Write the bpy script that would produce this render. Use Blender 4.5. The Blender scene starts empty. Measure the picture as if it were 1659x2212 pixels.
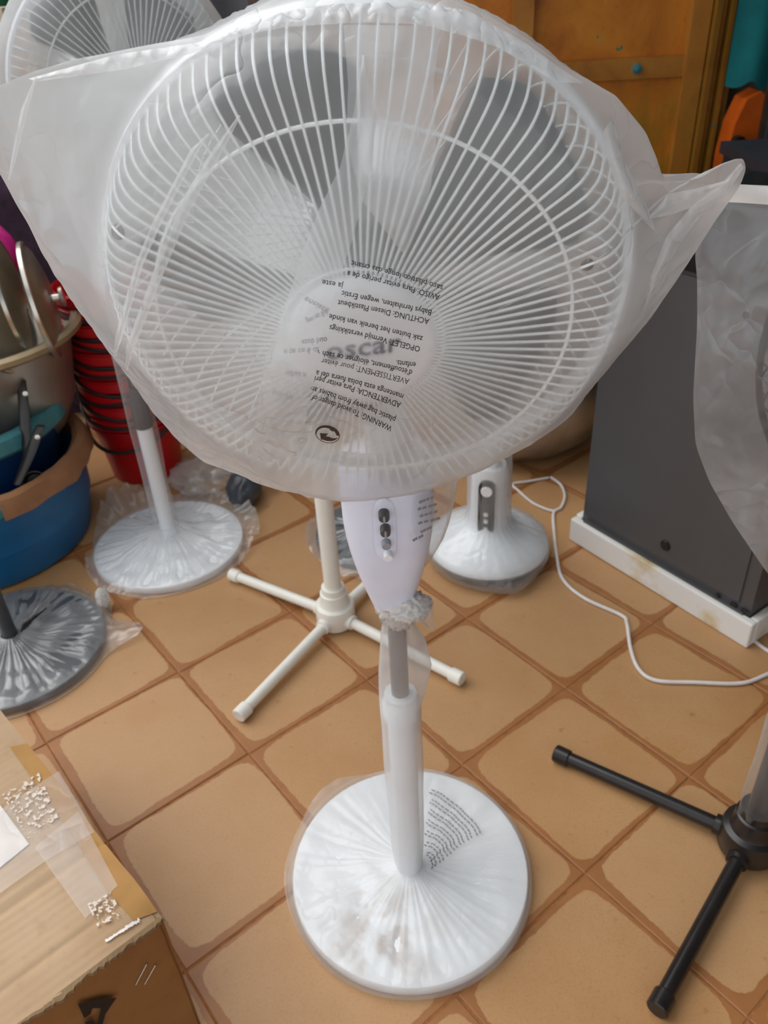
import bpy, math, random
import numpy as np
from mathutils import Vector, Matrix, noise as mnoise

random.seed(7)
rng = np.random.default_rng(7)
S = bpy.context.scene
COL = S.collection

# ------------------------------------------------------------------ camera
TS = 0.30                                   # floor tile pitch
FPX, PITCH, ROLL = 1772.93, math.radians(34.259), math.radians(-3.201)
CAMH = 4.35229 * TS
FWD = np.array([0, math.cos(PITCH), -math.sin(PITCH)])
_r0 = np.array([1.0, 0, 0]); _u0 = np.cross(_r0, FWD)
RT = math.cos(ROLL) * _r0 + math.sin(ROLL) * _u0
UP = -math.sin(ROLL) * _r0 + math.cos(ROLL) * _u0
EYE = np.array([0, 0, CAMH])
cam = bpy.data.cameras.new('camera'); camo = bpy.data.objects.new('camera', cam); COL.objects.link(camo)
cam.sensor_fit = 'HORIZONTAL'; cam.sensor_width = 36.0; cam.lens = 36.0 * FPX / 1659.0
cam.clip_start = 0.02
M = Matrix(((RT[0], UP[0], -FWD[0], 0), (RT[1], UP[1], -FWD[1], 0), (RT[2], UP[2], -FWD[2], CAMH), (0, 0, 0, 1)))
camo.matrix_world = M
cam.dof.use_dof = True; cam.dof.focus_distance = 0.72; cam.dof.aperture_fstop = 14.0
S.camera = camo

# ------------------------------------------------------------------ world, sun, exposure
W = bpy.data.worlds.new('world'); S.world = W; W.use_nodes = True
bg = W.node_tree.nodes['Background']
bg.inputs[0].default_value = (0.93, 0.97, 1.0, 1); bg.inputs[1].default_value = 1.0
sun = bpy.data.lights.new('sun', 'SUN'); sun.energy = 2.3; sun.angle = math.radians(60); sun.color = (1.0, 0.98, 0.95)
suno = bpy.data.objects.new('sun', sun); COL.objects.link(suno)
suno.rotation_euler = Vector((-0.75, 0.45, 1.0)).to_track_quat('Z', 'Y').to_euler()
S.view_settings.view_transform = 'Standard'
try: S.view_settings.look = 'None'
except Exception: pass
S.view_settings.exposure = 0.0; S.view_settings.gamma = 1.0; S.view_settings.use_curve_mapping = False
S.cycles.transparent_max_bounces = 16
S.cycles.max_bounces = 7; S.cycles.transmission_bounces = 6; S.cycles.diffuse_bounces = 3; S.cycles.glossy_bounces = 2
S.cycles.adaptive_threshold = 0.03

# ------------------------------------------------------------------ pixel helpers (1659 x 2212 frame)
def ray(x, y): return FWD + RT * (x - 829.5) / FPX + UP * (1106 - y) / FPX
def onz(x, y, z=0.0):
    d = ray(x, y); return EYE + d * ((z - CAMH) / d[2])
def ony(x, y, Y):
    d = ray(x, y); return EYE + d * (Y / d[1])
def atd(x, y, depth): return EYE + ray(x, y) * depth
def proj(p):
    d = np.asarray(p, float) - EYE; z = d @ FWD
    return 829.5 + FPX * (d @ RT) / z, 1106 - FPX * (d @ UP) / z
def unit(v): v = np.asarray(v, float); return v / np.linalg.norm(v)

# ------------------------------------------------------------------ materials
def srgb(r, g, b):
    f = lambda c: (c / 255 / 12.92) if c / 255 <= 0.04045 else ((c / 255 + 0.055) / 1.055) ** 2.4
    return (f(r), f(g), f(b), 1)
class NT:
    def __init__(s, name):
        s.m = bpy.data.materials.new(name); s.m.use_nodes = True; s.t = s.m.node_tree; s.t.nodes.clear()
        s.out = s.n('ShaderNodeOutputMaterial')
    def n(s, t, **kw):
        nd = s.t.nodes.new(t)
        for k, v in kw.items(): setattr(nd, k, v)
        return nd
    def l(s, a, b): s.t.links.new(a, b)
    def math(s, op, a, b=None, clamp=False):
        nd = s.n('ShaderNodeMath', operation=op); nd.use_clamp = clamp
        for i, v in enumerate((a, b)):
            if v is None: continue
            if isinstance(v, (int, float)): nd.inputs[i].default_value = v
            else: s.l(v, nd.inputs[i])
        return nd.outputs[0]
    def noise(s, scale, detail=3, rough=0.55, vec=None, dist=0.0):
        nd = s.n('ShaderNodeTexNoise'); nd.inputs['Scale'].default_value = scale; nd.inputs['Detail'].default_value = detail
        nd.inputs['Roughness'].default_value = rough; nd.inputs['Distortion'].default_value = dist
        s.l(vec if vec is not None else s.co(), nd.inputs['Vector']); return nd.outputs['Fac']
    def co(s, which='Object'):
        if not hasattr(s, '_tc'): s._tc = s.n('ShaderNodeTexCoord')
        return s._tc.outputs[which]
    def pos(s):
        if not hasattr(s, '_g'): s._g = s.n('ShaderNodeNewGeometry')
        return s._g.outputs['Position']
    def scaled(s, vec, sc, rot=(0, 0, 0)):
        nd = s.n('ShaderNodeMapping'); nd.inputs['Scale'].default_value = sc; nd.inputs['Rotation'].default_value = rot
        s.l(vec, nd.inputs['Vector']); return nd.outputs[0]
    def ramp(s, fac, stops):
        nd = s.n('ShaderNodeValToRGB'); e = nd.color_ramp.elements
        while len(e) < len(stops): e.new(0.5)
        for i, (p, c) in enumerate(stops): e[i].position = p; e[i].color = c if len(c) == 4 else (*c, 1)
        s.l(fac, nd.inputs[0]); return nd.outputs[0]
    def mixc(s, f, a, b):
        nd = s.n('ShaderNodeMix', data_type='RGBA')
        for k, v in ((0, f), (6, a), (7, b)):
            if isinstance(v, (int, float)): nd.inputs[k].default_value = v
            elif isinstance(v, tuple): nd.inputs[k].default_value = v
            else: s.l(v, nd.inputs[k])
        return nd.outputs[2]
    def mixs(s, f, a, b):
        nd = s.n('ShaderNodeMixShader')
        if isinstance(f, (int, float)): nd.inputs[0].default_value = f
        else: s.l(f, nd.inputs[0])
        s.l(a, nd.inputs[1]); s.l(b, nd.inputs[2]); return nd.outputs[0]
    def bump(s, h, strength, dist):
        nd = s.n('ShaderNodeBump'); nd.inputs['Strength'].default_value = strength; nd.inputs['Distance'].default_value = dist
        s.l(h, nd.inputs['Height']); return nd.outputs[0]
    def pbsdf(s, color, rough=0.5, metal=0.0, normal=None, spec=0.5):
        nd = s.n('ShaderNodeBsdfPrincipled')
        if isinstance(color, tuple): nd.inputs['Base Color'].default_value = color
        else: s.l(color, nd.inputs['Base Color'])
        if isinstance(rough, (int, float)): nd.inputs['Roughness'].default_value = rough
        else: s.l(rough, nd.inputs['Roughness'])
        nd.inputs['Metallic'].default_value = metal; nd.inputs['Specular IOR Level'].default_value = spec
        if normal is not None: s.l(normal, nd.inputs['Normal'])
        return nd.outputs[0]
    def done(s, sh): s.l(sh, s.out.inputs[0]); return s.m

def plain(name, col, rough=0.5, metal=0.0, var=0.08, scale=30, bump=0.0, spec=0.5):
    t = NT(name); n = t.noise(scale, 4)
    c2 = tuple(min(1, x * (1 + var)) for x in col[:3]) + (1,); c1 = tuple(x * (1 - var) for x in col[:3]) + (1,)
    c = t.ramp(n, [(0.35, c1), (0.65, c2)])
    nm = t.bump(n, bump, 0.002) if bump else None
    return t.done(t.pbsdf(c, rough, metal, nm, spec))

def film(name, milk=0.3, blur=0.4, clear=0.3, col=(0.93, 0.94, 0.95, 1), rough=0.18, crinkle=0.25, cscale=45,
         holes=(), dirt=None, brough=0.8, ior=1.10, gloss=1.0, bd=0.0012):
    """thin frosted polythene: part see-through, part scattering, part milky, glossy on top"""
    t = NT(name)
    nz = t.n('ShaderNodeTexNoise'); nz.inputs['Scale'].default_value = cscale * 0.6; nz.inputs['Detail'].default_value = 1.5
    t.l(t.co(), nz.inputs['Vector'])
    big_ = t.noise(8, 0)
    crease = t.math('MULTIPLY', t.math('POWER', t.math('ABSOLUTE', t.math('SUBTRACT', nz.outputs['Fac'], 0.5)), 0.6), 2.6)   # sharp-bottomed creases
    h = t.math('MULTIPLY', crease, t.math('MULTIPLY', t.math('SUBTRACT', big_, 0.36, True), 4.0, True))
    nrm = t.bump(h, crinkle, bd)
    T = t.n('ShaderNodeBsdfTransparent'); T.inputs[0].default_value = (0.97, 0.975, 0.98, 1)
    Rf = t.n('ShaderNodeBsdfRefraction'); Rf.inputs['Roughness'].default_value = brough; Rf.inputs['IOR'].default_value = ior
    Rf.inputs['Color'].default_value = (0.98, 0.98, 0.98, 1)
    see = t.mixs(blur / max(1e-4, blur + clear), T.outputs[0], Rf.outputs[0])
    c = col
    if dirt is not None:
        p0, r0, dcol = dirt
        d = t.n('ShaderNodeVectorMath', operation='DISTANCE'); t.l(t.pos(), d.inputs[0]); d.inputs[1].default_value = p0
        near = t.math('SUBTRACT', 1.0, t.math('DIVIDE', d.outputs['Value'], r0), True)
        dn = t.math('MULTIPLY', t.math('SUBTRACT', t.noise(26, 5, 0.7), 0.44, True), 7.0, True)
        dirtm = t.math('MULTIPLY', t.math('MULTIPLY', near, dn), 0.7, True)
        c = t.mixc(dirtm, col, dcol)
    D = t.n('ShaderNodeBsdfDiffuse'); Tl = t.n('ShaderNodeBsdfTranslucent')
    for nd in (D, Tl):
        if isinstance(c, tuple): nd.inputs['Color'].default_value = c
        else: t.l(c, nd.inputs['Color'])
        t.l(nrm, nd.inputs['Normal'])
    dm = t.mixs(0.5, D.outputs[0], Tl.outputs[0])
    lw = t.n('ShaderNodeLayerWeight'); lw.inputs['Blend'].default_value = 0.35; t.l(nrm, lw.inputs['Normal'])
    graz = t.math('POWER', lw.outputs['Facing'], 2.0)
    cloud = t.math('MULTIPLY', t.math('SUBTRACT', big_, 0.5), 0.25)
    mf = t.math('ADD', t.math('ADD', cloud, milk), t.math('MULTIPLY', graz, 0.45), True)
    if dirt is not None: mf = t.math('ADD', mf, t.math('MULTIPLY', dirtm, 0.35), True)
    sh = t.mixs(mf, see, dm)
    G = t.n('ShaderNodeBsdfGlossy'); G.inputs['Roughness'].default_value = rough; t.l(nrm, G.inputs['Normal'])
    lw2 = t.n('ShaderNodeLayerWeight'); lw2.inputs['Blend'].default_value = 0.5; t.l(nrm, lw2.inputs['Normal'])
    gf = t.math('MULTIPLY', t.math('ADD', t.math('MULTIPLY', t.math('POWER', lw2.outputs['Facing'], 4.0), 0.3), 0.022), gloss, True)
    sh = t.mixs(gf, sh, G.outputs[0])
    for (hp, hr) in holes:
        d = t.n('ShaderNodeVectorMath', operation='DISTANCE'); t.l(t.pos(), d.inputs[0]); d.inputs[1].default_value = tuple(hp)
        T2 = t.n('ShaderNodeBsdfTransparent')
        sh = t.mixs(t.math('LESS_THAN', d.outputs['Value'], hr), sh, T2.outputs[0])
    return t.done(sh)

def tile_mat():
    t = NT('ceramic_tile')
    sx = t.n('ShaderNodeSeparateXYZ'); t.l(t.co(), sx.inputs[0])
    oi = t.n('ShaderNodeObjectInfo')
    ax = t.math('ABSOLUTE', t.math('ADD', sx.outputs[0], t.math('MULTIPLY', t.math('SUBTRACT', oi.outputs['Random'], 0.2), 0.008)))
    ay = t.math('ABSOLUTE', t.math('SUBTRACT', sx.outputs[1], t.math('MULTIPLY', oi.outputs['Random'], 0.006)))
    p = 10.0
    rr = t.math('POWER', t.math('ADD', t.math('POWER', t.math('DIVIDE', ax, 0.146), p), t.math('POWER', t.math('DIVIDE', ay, 0.146), p)), 1 / p)
    wob = t.math('MULTIPLY', t.math('SUBTRACT', t.noise(6, 4, 0.6, t.pos()), 0.5), 0.17)
    wob2 = t.math('MULTIPLY', t.math('SUBTRACT', t.noise(70, 4, 0.7, t.pos()), 0.5), 0.05)
    e = t.math('ADD', t.math('ADD', rr, wob), wob2)
    stain = t.n('ShaderNodeMapRange'); stain.inputs[1].default_value = 0.948; stain.inputs[2].default_value = 0.960
    t.l(e, stain.inputs[0])
    big = t.noise(3.0, 4, 0.6, t.pos()); fine = t.noise(260, 3, 0.7, t.pos()); spot = t.noise(34, 2, 0.5, t.pos())
    base = t.ramp(big, [(0.3, srgb(177, 131, 85)), (0.55, srgb(187, 144, 99)), (0.75, srgb(181, 133, 82))])
    base = t.mixc(t.math('MULTIPLY', t.math('SUBTRACT', fine, 0.5, True), 2.2), base, srgb(160, 110, 65))
    base = t.mixc(t.math('MULTIPLY', t.math('SUBTRACT', spot, 0.68, True), 6.0, True), base, srgb(150, 100, 55))
    base = t.mixc(t.math('MULTIPLY', oi.outputs['Random'], 0.25), base, srgb(190, 152, 114))
    g = t.ramp(t.noise(14, 3, 0.6, t.pos()), [(0.3, srgb(146, 92, 48)), (0.7, srgb(162, 106, 60))])
    c = t.mixc(t.math('MULTIPLY', stain.outputs[0], 0.9), base, g)
    ro = t.math('ADD', t.math('MULTIPLY', big, 0.25), 0.32)
    nm = t.bump(fine, 0.06, 0.001)
    return t.done(t.pbsdf(c, ro, 0, nm, 0.4))

def rust_mat(name, tones, streak=1.0):
    t = NT(name)
    st = t.scaled(t.pos(), (14, 14, 2.2)); n1 = t.noise(1.0, 5, 0.65, st); n2 = t.noise(4.5, 5, 0.6, t.pos(), 0.6); n3 = t.noise(22, 4, 0.65, st)
    c = t.ramp(n2, [(0.28, tones[0]), (0.45, tones[1]), (0.6, tones[2]), (0.78, tones[3])])
    sz = t.n('ShaderNodeSeparateXYZ'); t.l(t.pos(), sz.inputs[0])
    low = t.n('ShaderNodeMapRange'); low.inputs[1].default_value = 0.95; low.inputs[2].default_value = 0.72; t.l(sz.outputs[2], low.inputs[0])
    green = t.math('MULTIPLY', t.math('MULTIPLY', t.math('SUBTRACT', n1, 0.40, True), 6.0, True), t.math('MULTIPLY', low.outputs[0], 0.8 * streak), True)
    c = t.mixc(green, c, srgb(124, 116, 26))
    c = t.mixc(t.math('MULTIPLY', t.math('SUBTRACT', n3, 0.6, True), 5.0, True), c, srgb(96, 58, 22))
    chip = t.math('GREATER_THAN', t.noise(16, 2, 0.5, t.pos()), 0.735)
    c = t.mixc(chip, c, srgb(40, 128, 104))
    return t.done(t.pbsdf(c, 0.55, 0.0, t.bump(n2, 0.35, 0.01)))

def cardboard_mat(name, a, b, ribs=0.0, patches=False):
    t = NT(name)
    f = t.noise(40, 5, 0.7); g = t.noise(6, 3)
    c = t.ramp(g, [(0.3, a), (0.7, b)])
    c = t.mixc(t.math('MULTIPLY', t.math('SUBTRACT', f, 0.52, True), 1.6, True), c, tuple(x * 0.72 for x in a[:3]) + (1,))
    nm = None
    if ribs:
        w = t.n('ShaderNodeTexWave'); w.inputs['Scale'].default_value = 30; w.inputs['Distortion'].default_value = 1.5; w.bands_direction = 'Y'
        w.inputs['Detail'].default_value = 2; w.inputs['Detail Scale'].default_value = 1.5
        t.l(t.co(), w.inputs['Vector']); nm = t.bump(w.outputs['Fac'], ribs, 0.006)
    return t.done(t.pbsdf(c, 0.75, 0, nm, 0.25))

MT = {}
MT['tile'] = tile_mat()
MT['grout'] = plain('grout', srgb(150, 98, 56), 0.9, var=0.25, scale=60, bump=0.4)
MT['white'] = plain('white_plastic', srgb(238, 240, 243), 0.35, var=0.015)
MT['offwhite'] = plain('painted_white_tube', srgb(238, 235, 226), 0.35, var=0.02)
MT['coolwhite'] = plain('cool_white_plastic', srgb(222, 226, 243), 0.3, var=0.02)
MT['wire'] = plain('white_wire_enamel', srgb(240, 244, 245), 0.3, var=0.01)
MT['greywire'] = plain('grey_wire_enamel', srgb(214, 222, 222), 0.35, var=0.02)
MT['black'] = plain('black_plastic', srgb(34, 30, 30), 0.28, var=0.2)
MT['blackwire'] = plain('black_wire', srgb(46, 46, 48), 0.4, var=0.1)
MT['darkgrey'] = plain('dark_grey_steel', srgb(66, 70, 76), 0.35, var=0.1)
MT['chrome'] = plain('steel_pole', srgb(136, 126, 120), 0.28, 1.0, var=0.1)
MT['blade'] = plain('smoke_grey_blade', srgb(58, 63, 63), 0.35, var=0.03)
MT['knobdark'] = plain('dark_knob', srgb(84, 80, 82), 0.4)
MT['knobgrey'] = plain('grey_knob', srgb(150, 152, 156), 0.4)
MT['ink'] = plain('black_print', srgb(18, 16, 16), 0.6)
MT['inkbrown'] = plain('brown_black_print', srgb(58, 44, 36), 0.6)
MT['inkgrey'] = plain('grey_print', srgb(128, 128, 130), 0.6)
MT['inkblue'] = plain('blue_print', srgb(44, 56, 84), 0.5)
MT['panel'] = plain('dark_glossy_panel', srgb(62, 62, 62), 0.12)
MT['fridge'] = plain('grey_steel_sheet', srgb(92, 92, 94), 0.42, 0.35, var=0.05, scale=6)
MT['fridgetop'] = plain('black_trim', srgb(14, 15, 17), 0.3)
def styro_mat():
    t = NT('white_polystyrene'); n = t.noise(7, 4, 0.6, t.pos()); f_ = t.noise(60, 3)
    c = t.ramp(n, [(0.52, srgb(234, 232, 228)), (0.62, srgb(222, 208, 180)), (0.74, srgb(190, 160, 112))])
    return t.done(t.pbsdf(c, 0.8, 0, t.bump(f_, 0.2, 0.002)))
MT['styro'] = styro_mat()
MT['alu'] = plain('dull_aluminium', srgb(176, 168, 156), 0.38, 0.85, var=0.1, scale=12)
MT['alubright'] = plain('bright_aluminium', srgb(214, 210, 200), 0.28, 0.9, var=0.06, scale=12)
MT['alutan'] = plain('tan_aluminium', srgb(176, 158, 128), 0.4, 0.6, var=0.1, scale=12)
MT['cable'] = plain('white_cable', srgb(226, 220, 216), 0.5)
MT['red'] = plain('red_plastic', srgb(188, 14, 24), 0.35, var=0.06, scale=8)
MT['redrib'] = plain('red_plastic_rim', srgb(170, 14, 24), 0.4, var=0.06, scale=8)
MT['bail'] = plain('dark_handle', srgb(40, 28, 26), 0.6)
MT['blue'] = plain('blue_plastic', srgb(12, 92, 142), 0.42, var=0.12, scale=6)
MT['bluedark'] = plain('deep_blue_plastic', srgb(8, 50, 96), 0.45, var=0.12, scale=6)
MT['teal'] = plain('teal_worn_rim', srgb(66, 132, 140), 0.55, var=0.2, scale=18)
MT['tape'] = cardboard_mat('brown_rim_wrap', srgb(140, 98, 68), srgb(164, 118, 84))
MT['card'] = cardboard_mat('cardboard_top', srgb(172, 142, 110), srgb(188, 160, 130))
MT['cardshade'] = cardboard_mat('cardboard_shaded_side', srgb(142, 98, 56), srgb(158, 112, 66))  # same board as the top, shade of the sides put into the colour
MT['cardedge'] = cardboard_mat('torn_cardboard_edge', srgb(122, 98, 70), srgb(150, 124, 92))
MT['ptape'] = cardboard_mat('tan_packing_tape', srgb(164, 122, 70), srgb(182, 138, 84))
MT['tapeshine'] = film('clear_packing_tape', 0.2, 0.0, 0.8, (0.93, 0.88, 0.84, 1), 0.25, 0.6, 30, gloss=2.0)
MT['paper'] = plain('worn_white_paper', srgb(220, 212, 208), 0.6, var=0.08)
def flakes_mat():
    t = NT('peeled_label_flakes'); n = t.noise(150, 3, 0.6)
    T = t.n('ShaderNodeBsdfTransparent')
    return t.done(t.mixs(t.math('GREATER_THAN', n, 0.55), T.outputs[0], t.pbsdf(srgb(216, 200, 186), 0.6)))
MT['flakes'] = flakes_mat()
MT['staple'] = plain('steel_staple', srgb(190, 184, 176), 0.25, 1.0)
OCH = (srgb(152, 84, 24), srgb(198, 116, 24), srgb(214, 134, 34), srgb(216, 150, 54))
MT['gate'] = rust_mat('rusty_ochre_sheet', OCH)
MT['gateframe'] = rust_mat('ochre_steel_frame', (srgb(128, 76, 26), srgb(176, 112, 36), srgb(190, 128, 46), srgb(160, 100, 40)), 0.5)
MT['gatedark'] = rust_mat('ochre_jamb', (srgb(84, 54, 14), srgb(140, 96, 22), srgb(150, 104, 30), srgb(120, 76, 22)), 0.4)
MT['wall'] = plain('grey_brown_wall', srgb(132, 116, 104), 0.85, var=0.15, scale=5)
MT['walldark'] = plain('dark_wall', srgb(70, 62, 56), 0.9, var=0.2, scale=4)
MT['tealcloth'] = plain('teal_fabric', srgb(14, 118, 122), 0.9, var=0.15, scale=12)
MT['orange'] = plain('orange_plastic', srgb(206, 92, 16), 0.5, var=0.15, scale=10)
MT['slate'] = plain('slate_plastic', srgb(34, 36, 46), 0.5, var=0.15, scale=10)
MT['purple'] = plain('purple_cloth', srgb(46, 26, 44), 0.95, var=0.5, scale=16)
MT['pink'] = plain('pink_plastic', srgb(214, 40, 140), 0.4)
MT['cream'] = plain('cream_board', srgb(206, 194, 172), 0.6, var=0.06)
MT['taupe'] = plain('taupe_board', srgb(134, 118, 106), 0.8, var=0.08)
MT['yellow'] = plain('yellow_plastic', srgb(250, 172, 40), 0.5, var=0.05)
MT['green'] = plain('green_plastic', srgb(10, 92, 62), 0.5)
MT['greytarp'] = plain('grey_cloth', srgb(92, 92, 98), 0.9, var=0.15, scale=5)

# ------------------------------------------------------------------ mesh helpers
class MB:
    def __init__(s): s.v = []; s.f = []
    def add(s, v, f):
        o = len(s.v); s.v += [tuple(map(float, p)) for p in v]; s.f += [tuple(i + o for i in q) for q in f]; return s
    def box(s, lo, hi, mat=None):
        x0, y0, z0 = lo; x1, y1, z1 = hi
        v = [(x0, y0, z0), (x1, y0, z0), (x1, y1, z0), (x0, y1, z0), (x0, y0, z1), (x1, y0, z1), (x1, y1, z1), (x0, y1, z1)]
        if mat is not None: v = [tuple(mat @ Vector(p)) for p in v]
        return s.add(v, [(0, 3, 2, 1), (4, 5, 6, 7), (0, 1, 5, 4), (1, 2, 6, 5), (2, 3, 7, 6), (3, 0, 4, 7)])
    def lathe(s, prof, seg=32, mat=None, wob=None):
        v = []; f = []; n = len(prof)
        for i in range(seg):
            a = 2 * math.pi * i / seg; c, q = math.cos(a), math.sin(a)
            for r, z in prof:
                p = Vector((r * c, r * q, z))
                if wob: p = wob(p, a)
                v.append(tuple(mat @ p) if mat is not None else tuple(p))
        for i in range(seg):
            j = (i + 1) % seg
            for k in range(n - 1): f.append((i * n + k, j * n + k, j * n + k + 1, i * n + k + 1))
        if prof[0][0] > 1e-6: f.append(tuple(i * n for i in range(seg))[::-1])
        if prof[-1][0] > 1e-6: f.append(tuple(i * n + n - 1 for i in range(seg)))
        return s.add(v, f)
    def lathe_open(s, prof, seg=32, mat=None):
        m = MB(); m.lathe(prof, seg, mat); m.f = [q for q in m.f if len(q) == 4]; return s.add(m.v, m.f)
    def tube(s, pts, r, seg=8, closed=False, caps=True):
        P = [np.asarray(p, float) for p in pts]; n = len(P); v = []; f = []
        rr = r if hasattr(r, '__len__') else [r] * n
        up = None
        for i in range(n):
            a = P[(i - 1) % n] if (closed or i > 0) else P[i]; b = P[(i + 1) % n] if (closed or i < n - 1) else P[i]
            d = unit(b - a)
            if up is None:
                h = np.array([0, 0, 1.0]) if abs(d[2]) < 0.9 else np.array([1.0, 0, 0])
                up = unit(np.cross(np.cross(d, h), d))
            up = unit(up - d * (up @ d)); sd = np.cross(d, up)
            for k in range(seg):
                t = 2 * math.pi * k / seg; v.append(P[i] + rr[i] * (up * math.cos(t) + sd * math.sin(t)))
        m = n if closed else n - 1
        for i in range(m):
            j = (i + 1) % n
            for k in range(seg):
                l = (k + 1) % seg; f.append((i * seg + k, i * seg + l, j * seg + l, j * seg + k))
        if caps and not closed:
            f.append(tuple(range(seg))[::-1]); f.append(tuple((n - 1) * seg + k for k in range(seg)))
        return s.add(v, f)
    def grid(s, rows):
        n = len(rows); m = len(rows[0]); v = [p for r in rows for p in r]
        return s.add(v, [(i * m + j, i * m + j + 1, (i + 1) * m + j + 1, (i + 1) * m + j) for i in range(n - 1) for j in range(m - 1)])
    def build(s, name, mat, parent=None, smooth=True, loc=None, auto=True):
        me = bpy.data.meshes.new(name)
        v = s.v
        if loc is not None: v = [(p[0] - loc[0], p[1] - loc[1], p[2] - loc[2]) for p in v]
        me.from_pydata(v, [], s.f); me.update()
        me.materials.append(MT[mat] if isinstance(mat, str) else mat)
        if smooth:
            me.shade_smooth()
            if auto:
                try: me.set_sharp_from_angle(angle=math.radians(38))
                except Exception: pass
        o = bpy.data.objects.new(name, me); COL.objects.link(o)
        if loc is not None: o.location = loc
        if parent is not None:
            o.parent = parent
            o.matrix_parent_inverse = parent_world(parent).inverted()
        return o
def parent_world(o):
    m = Matrix.LocRotScale(o.location, o.rotation_euler, o.scale)
    if o.parent is not None: m = parent_world(o.parent) @ o.matrix_parent_inverse @ m
    return m
def tag(o, label=None, cat=None, group=None, kind=None):
    if label: o['label'] = label
    if cat: o['category'] = cat
    if group: o['group'] = group
    if kind: o['kind'] = kind
    return o
def empty(name, loc, label, cat, group=None):
    o = bpy.data.objects.new(name, None); COL.objects.link(o); o.location = tuple(map(float, loc)); o.empty_display_size = 0.05
    return tag(o, label, cat, group)
def frame(C, a, roll=0.0):
    """matrix with local z along a"""
    a = unit(a); e1 = unit(np.cross([0, 0, 1.0], a)); e2 = np.cross(a, e1)
    if roll: e1, e2 = e1 * math.cos(roll) + e2 * math.sin(roll), e2 * math.cos(roll) - e1 * math.sin(roll)
    return Matrix(((e1[0], e2[0], a[0], C[0]), (e1[1], e2[1], a[1], C[1]), (e1[2], e2[2], a[2], C[2]), (0, 0, 0, 1)))
def nz(x, y=0.0, z=0.0): return mnoise.noise(Vector((x, y, z)))
def Tr(x, y, z=0.0): return Matrix.Translation(Vector((x, y, z)))

# ------------------------------------------------------------------ floor of tiles
YAW = math.radians(142.646); CU, CV = 3.48352800, -1.42091044
def uvw(u, v):
    du, dv = u - CU, v - CV
    return TS * (du * math.sin(YAW) - dv * math.cos(YAW)), TS * (du * math.cos(YAW) + dv * math.sin(YAW))
floor = tag(MB().box((-3.2, -1.4, -0.12), (2.6, 3.2, -0.0022)).build('floor', 'grout', smooth=False), 'brown grout bed of the tiled floor', 'floor', kind='structure')
hs, bv = 0.1486, 0.0018
tv = []
for (q, z) in ((hs, -0.012), (hs, -bv * 0.7), (hs - bv, 0.0)):
    tv += [(-q, -q, z), (q, -q, z), (q, q, z), (-q, q, z)]
tf = [(8, 9, 10, 11)] + [(4 * k + i, 4 * k + (i + 1) % 4, 4 * k + 4 + (i + 1) % 4, 4 * k + 4 + i) for k in range(2) for i in range(4)]
tme = bpy.data.meshes.new('tile'); tme.from_pydata(tv, [], tf); tme.update(); tme.materials.append(MT['tile'])
tang = math.atan2(math.cos(YAW), math.sin(YAW))
for i in range(-9, 9):
    for j in range(-6, 9):
        x, y = uvw(i + 0.5, j + 0.5)
        if y < 0.25 or y > 3.05: continue
        sx_, sy_ = proj((x, y, 0))
        if not (-420 < sx_ < 2080 and sy_ < 2700): continue
        o = bpy.data.objects.new('tile', tme); COL.objects.link(o)
        o.location = (x + random.uniform(-.001, .001), y + random.uniform(-.001, .001), random.uniform(-0.0012, 0.0)); o.rotation_euler = (0, 0, tang + random.uniform(-.004, .004)); o.parent = floor

# ------------------------------------------------------------------ walls and gate
WY = 3.0
tag(MB().box((-2.4, WY + 0.06, 0), (2.6, WY + 0.2, 1.9)).build('wall_back', 'wall', smooth=False), 'grey brown wall behind the fans', 'wall', kind='structure')
tag(MB().box((1.75, -1.3, 0), (1.9, 3.06, 2.4)).build('shade_wall_right', 'walldark', smooth=False), 'dark unseen wall added to shade the right side', 'wall', kind='structure')  # out of view, added to darken the right side

tag(MB().box((0.35, -1.4, 2.4), (1.9, 3.2, 2.46)).build('shade_roof', 'walldark', smooth=False), 'dark unseen roof added to shade the right half', 'shade_roof', kind='structure')  # unseen roof, added so light comes mainly from the left

gate = empty('metal_gate', (0.85, WY, 0), 'rusty ochre sheet-metal gate with panelled frame behind the fans', 'gate')
gx = [0.02, 0.49, 0.555, 1.055, 1.115]
zr0, zr1 = 0.925, 0.985
def gbox(name, lo, hi, mat):
    return MB().box(lo, hi).build(name, mat, gate, smooth=False)
def dented(x0, x1, z0, z1, y, mat='gate', seed=0):
    rows = []
    for i in range(14):
        z = z0 + (z1 - z0) * i / 13; r = []
        for j in range(14):
            x = x0 + (x1 - x0) * j / 13
            e = min(i, 13 - i, j, 13 - j) / 4.0
            r.append((x, y + 0.014 * min(1, e) * nz(x * 5, z * 5, seed), z))
        rows.append(r)
    return MB().grid(rows).build('panel', mat, gate)
dented(gx[0], gx[1], zr1, 1.75, WY + 0.03, seed=1); dented(gx[2], gx[3], zr1, 1.75, WY + 0.03, seed=2)
dented(gx[0], gx[1], 0.05, zr0, WY + 0.0, seed=3); dented(gx[2], gx[3], 0.05, zr0, WY + 0.0, seed=4)
gbox('frame_post', (gx[1], WY - 0.02, 0.02), (gx[2], WY + 0.05, 1.8), 'gateframe')
gbox('frame_post', (gx[3], WY - 0.022, 0.02), (gx[4], WY + 0.05, 1.8), 'gateframe')
gbox('frame_post', (gx[0] - 0.06, WY - 0.02, 0.02), (gx[0], WY + 0.05, 1.8), 'gateframe')
gbox('frame_rail', (gx[2], WY - 0.012, zr0), (gx[3], WY + 0.045, zr1), 'gateframe')
gbox('frame_rail', (gx[0], WY - 0.012, zr0), (gx[1], WY + 0.045, zr1), 'gateframe')
gbox('frame_rail', (gx[0], WY - 0.02, 0.02), (gx[3], WY + 0.045, 0.08), 'gateframe')
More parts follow.
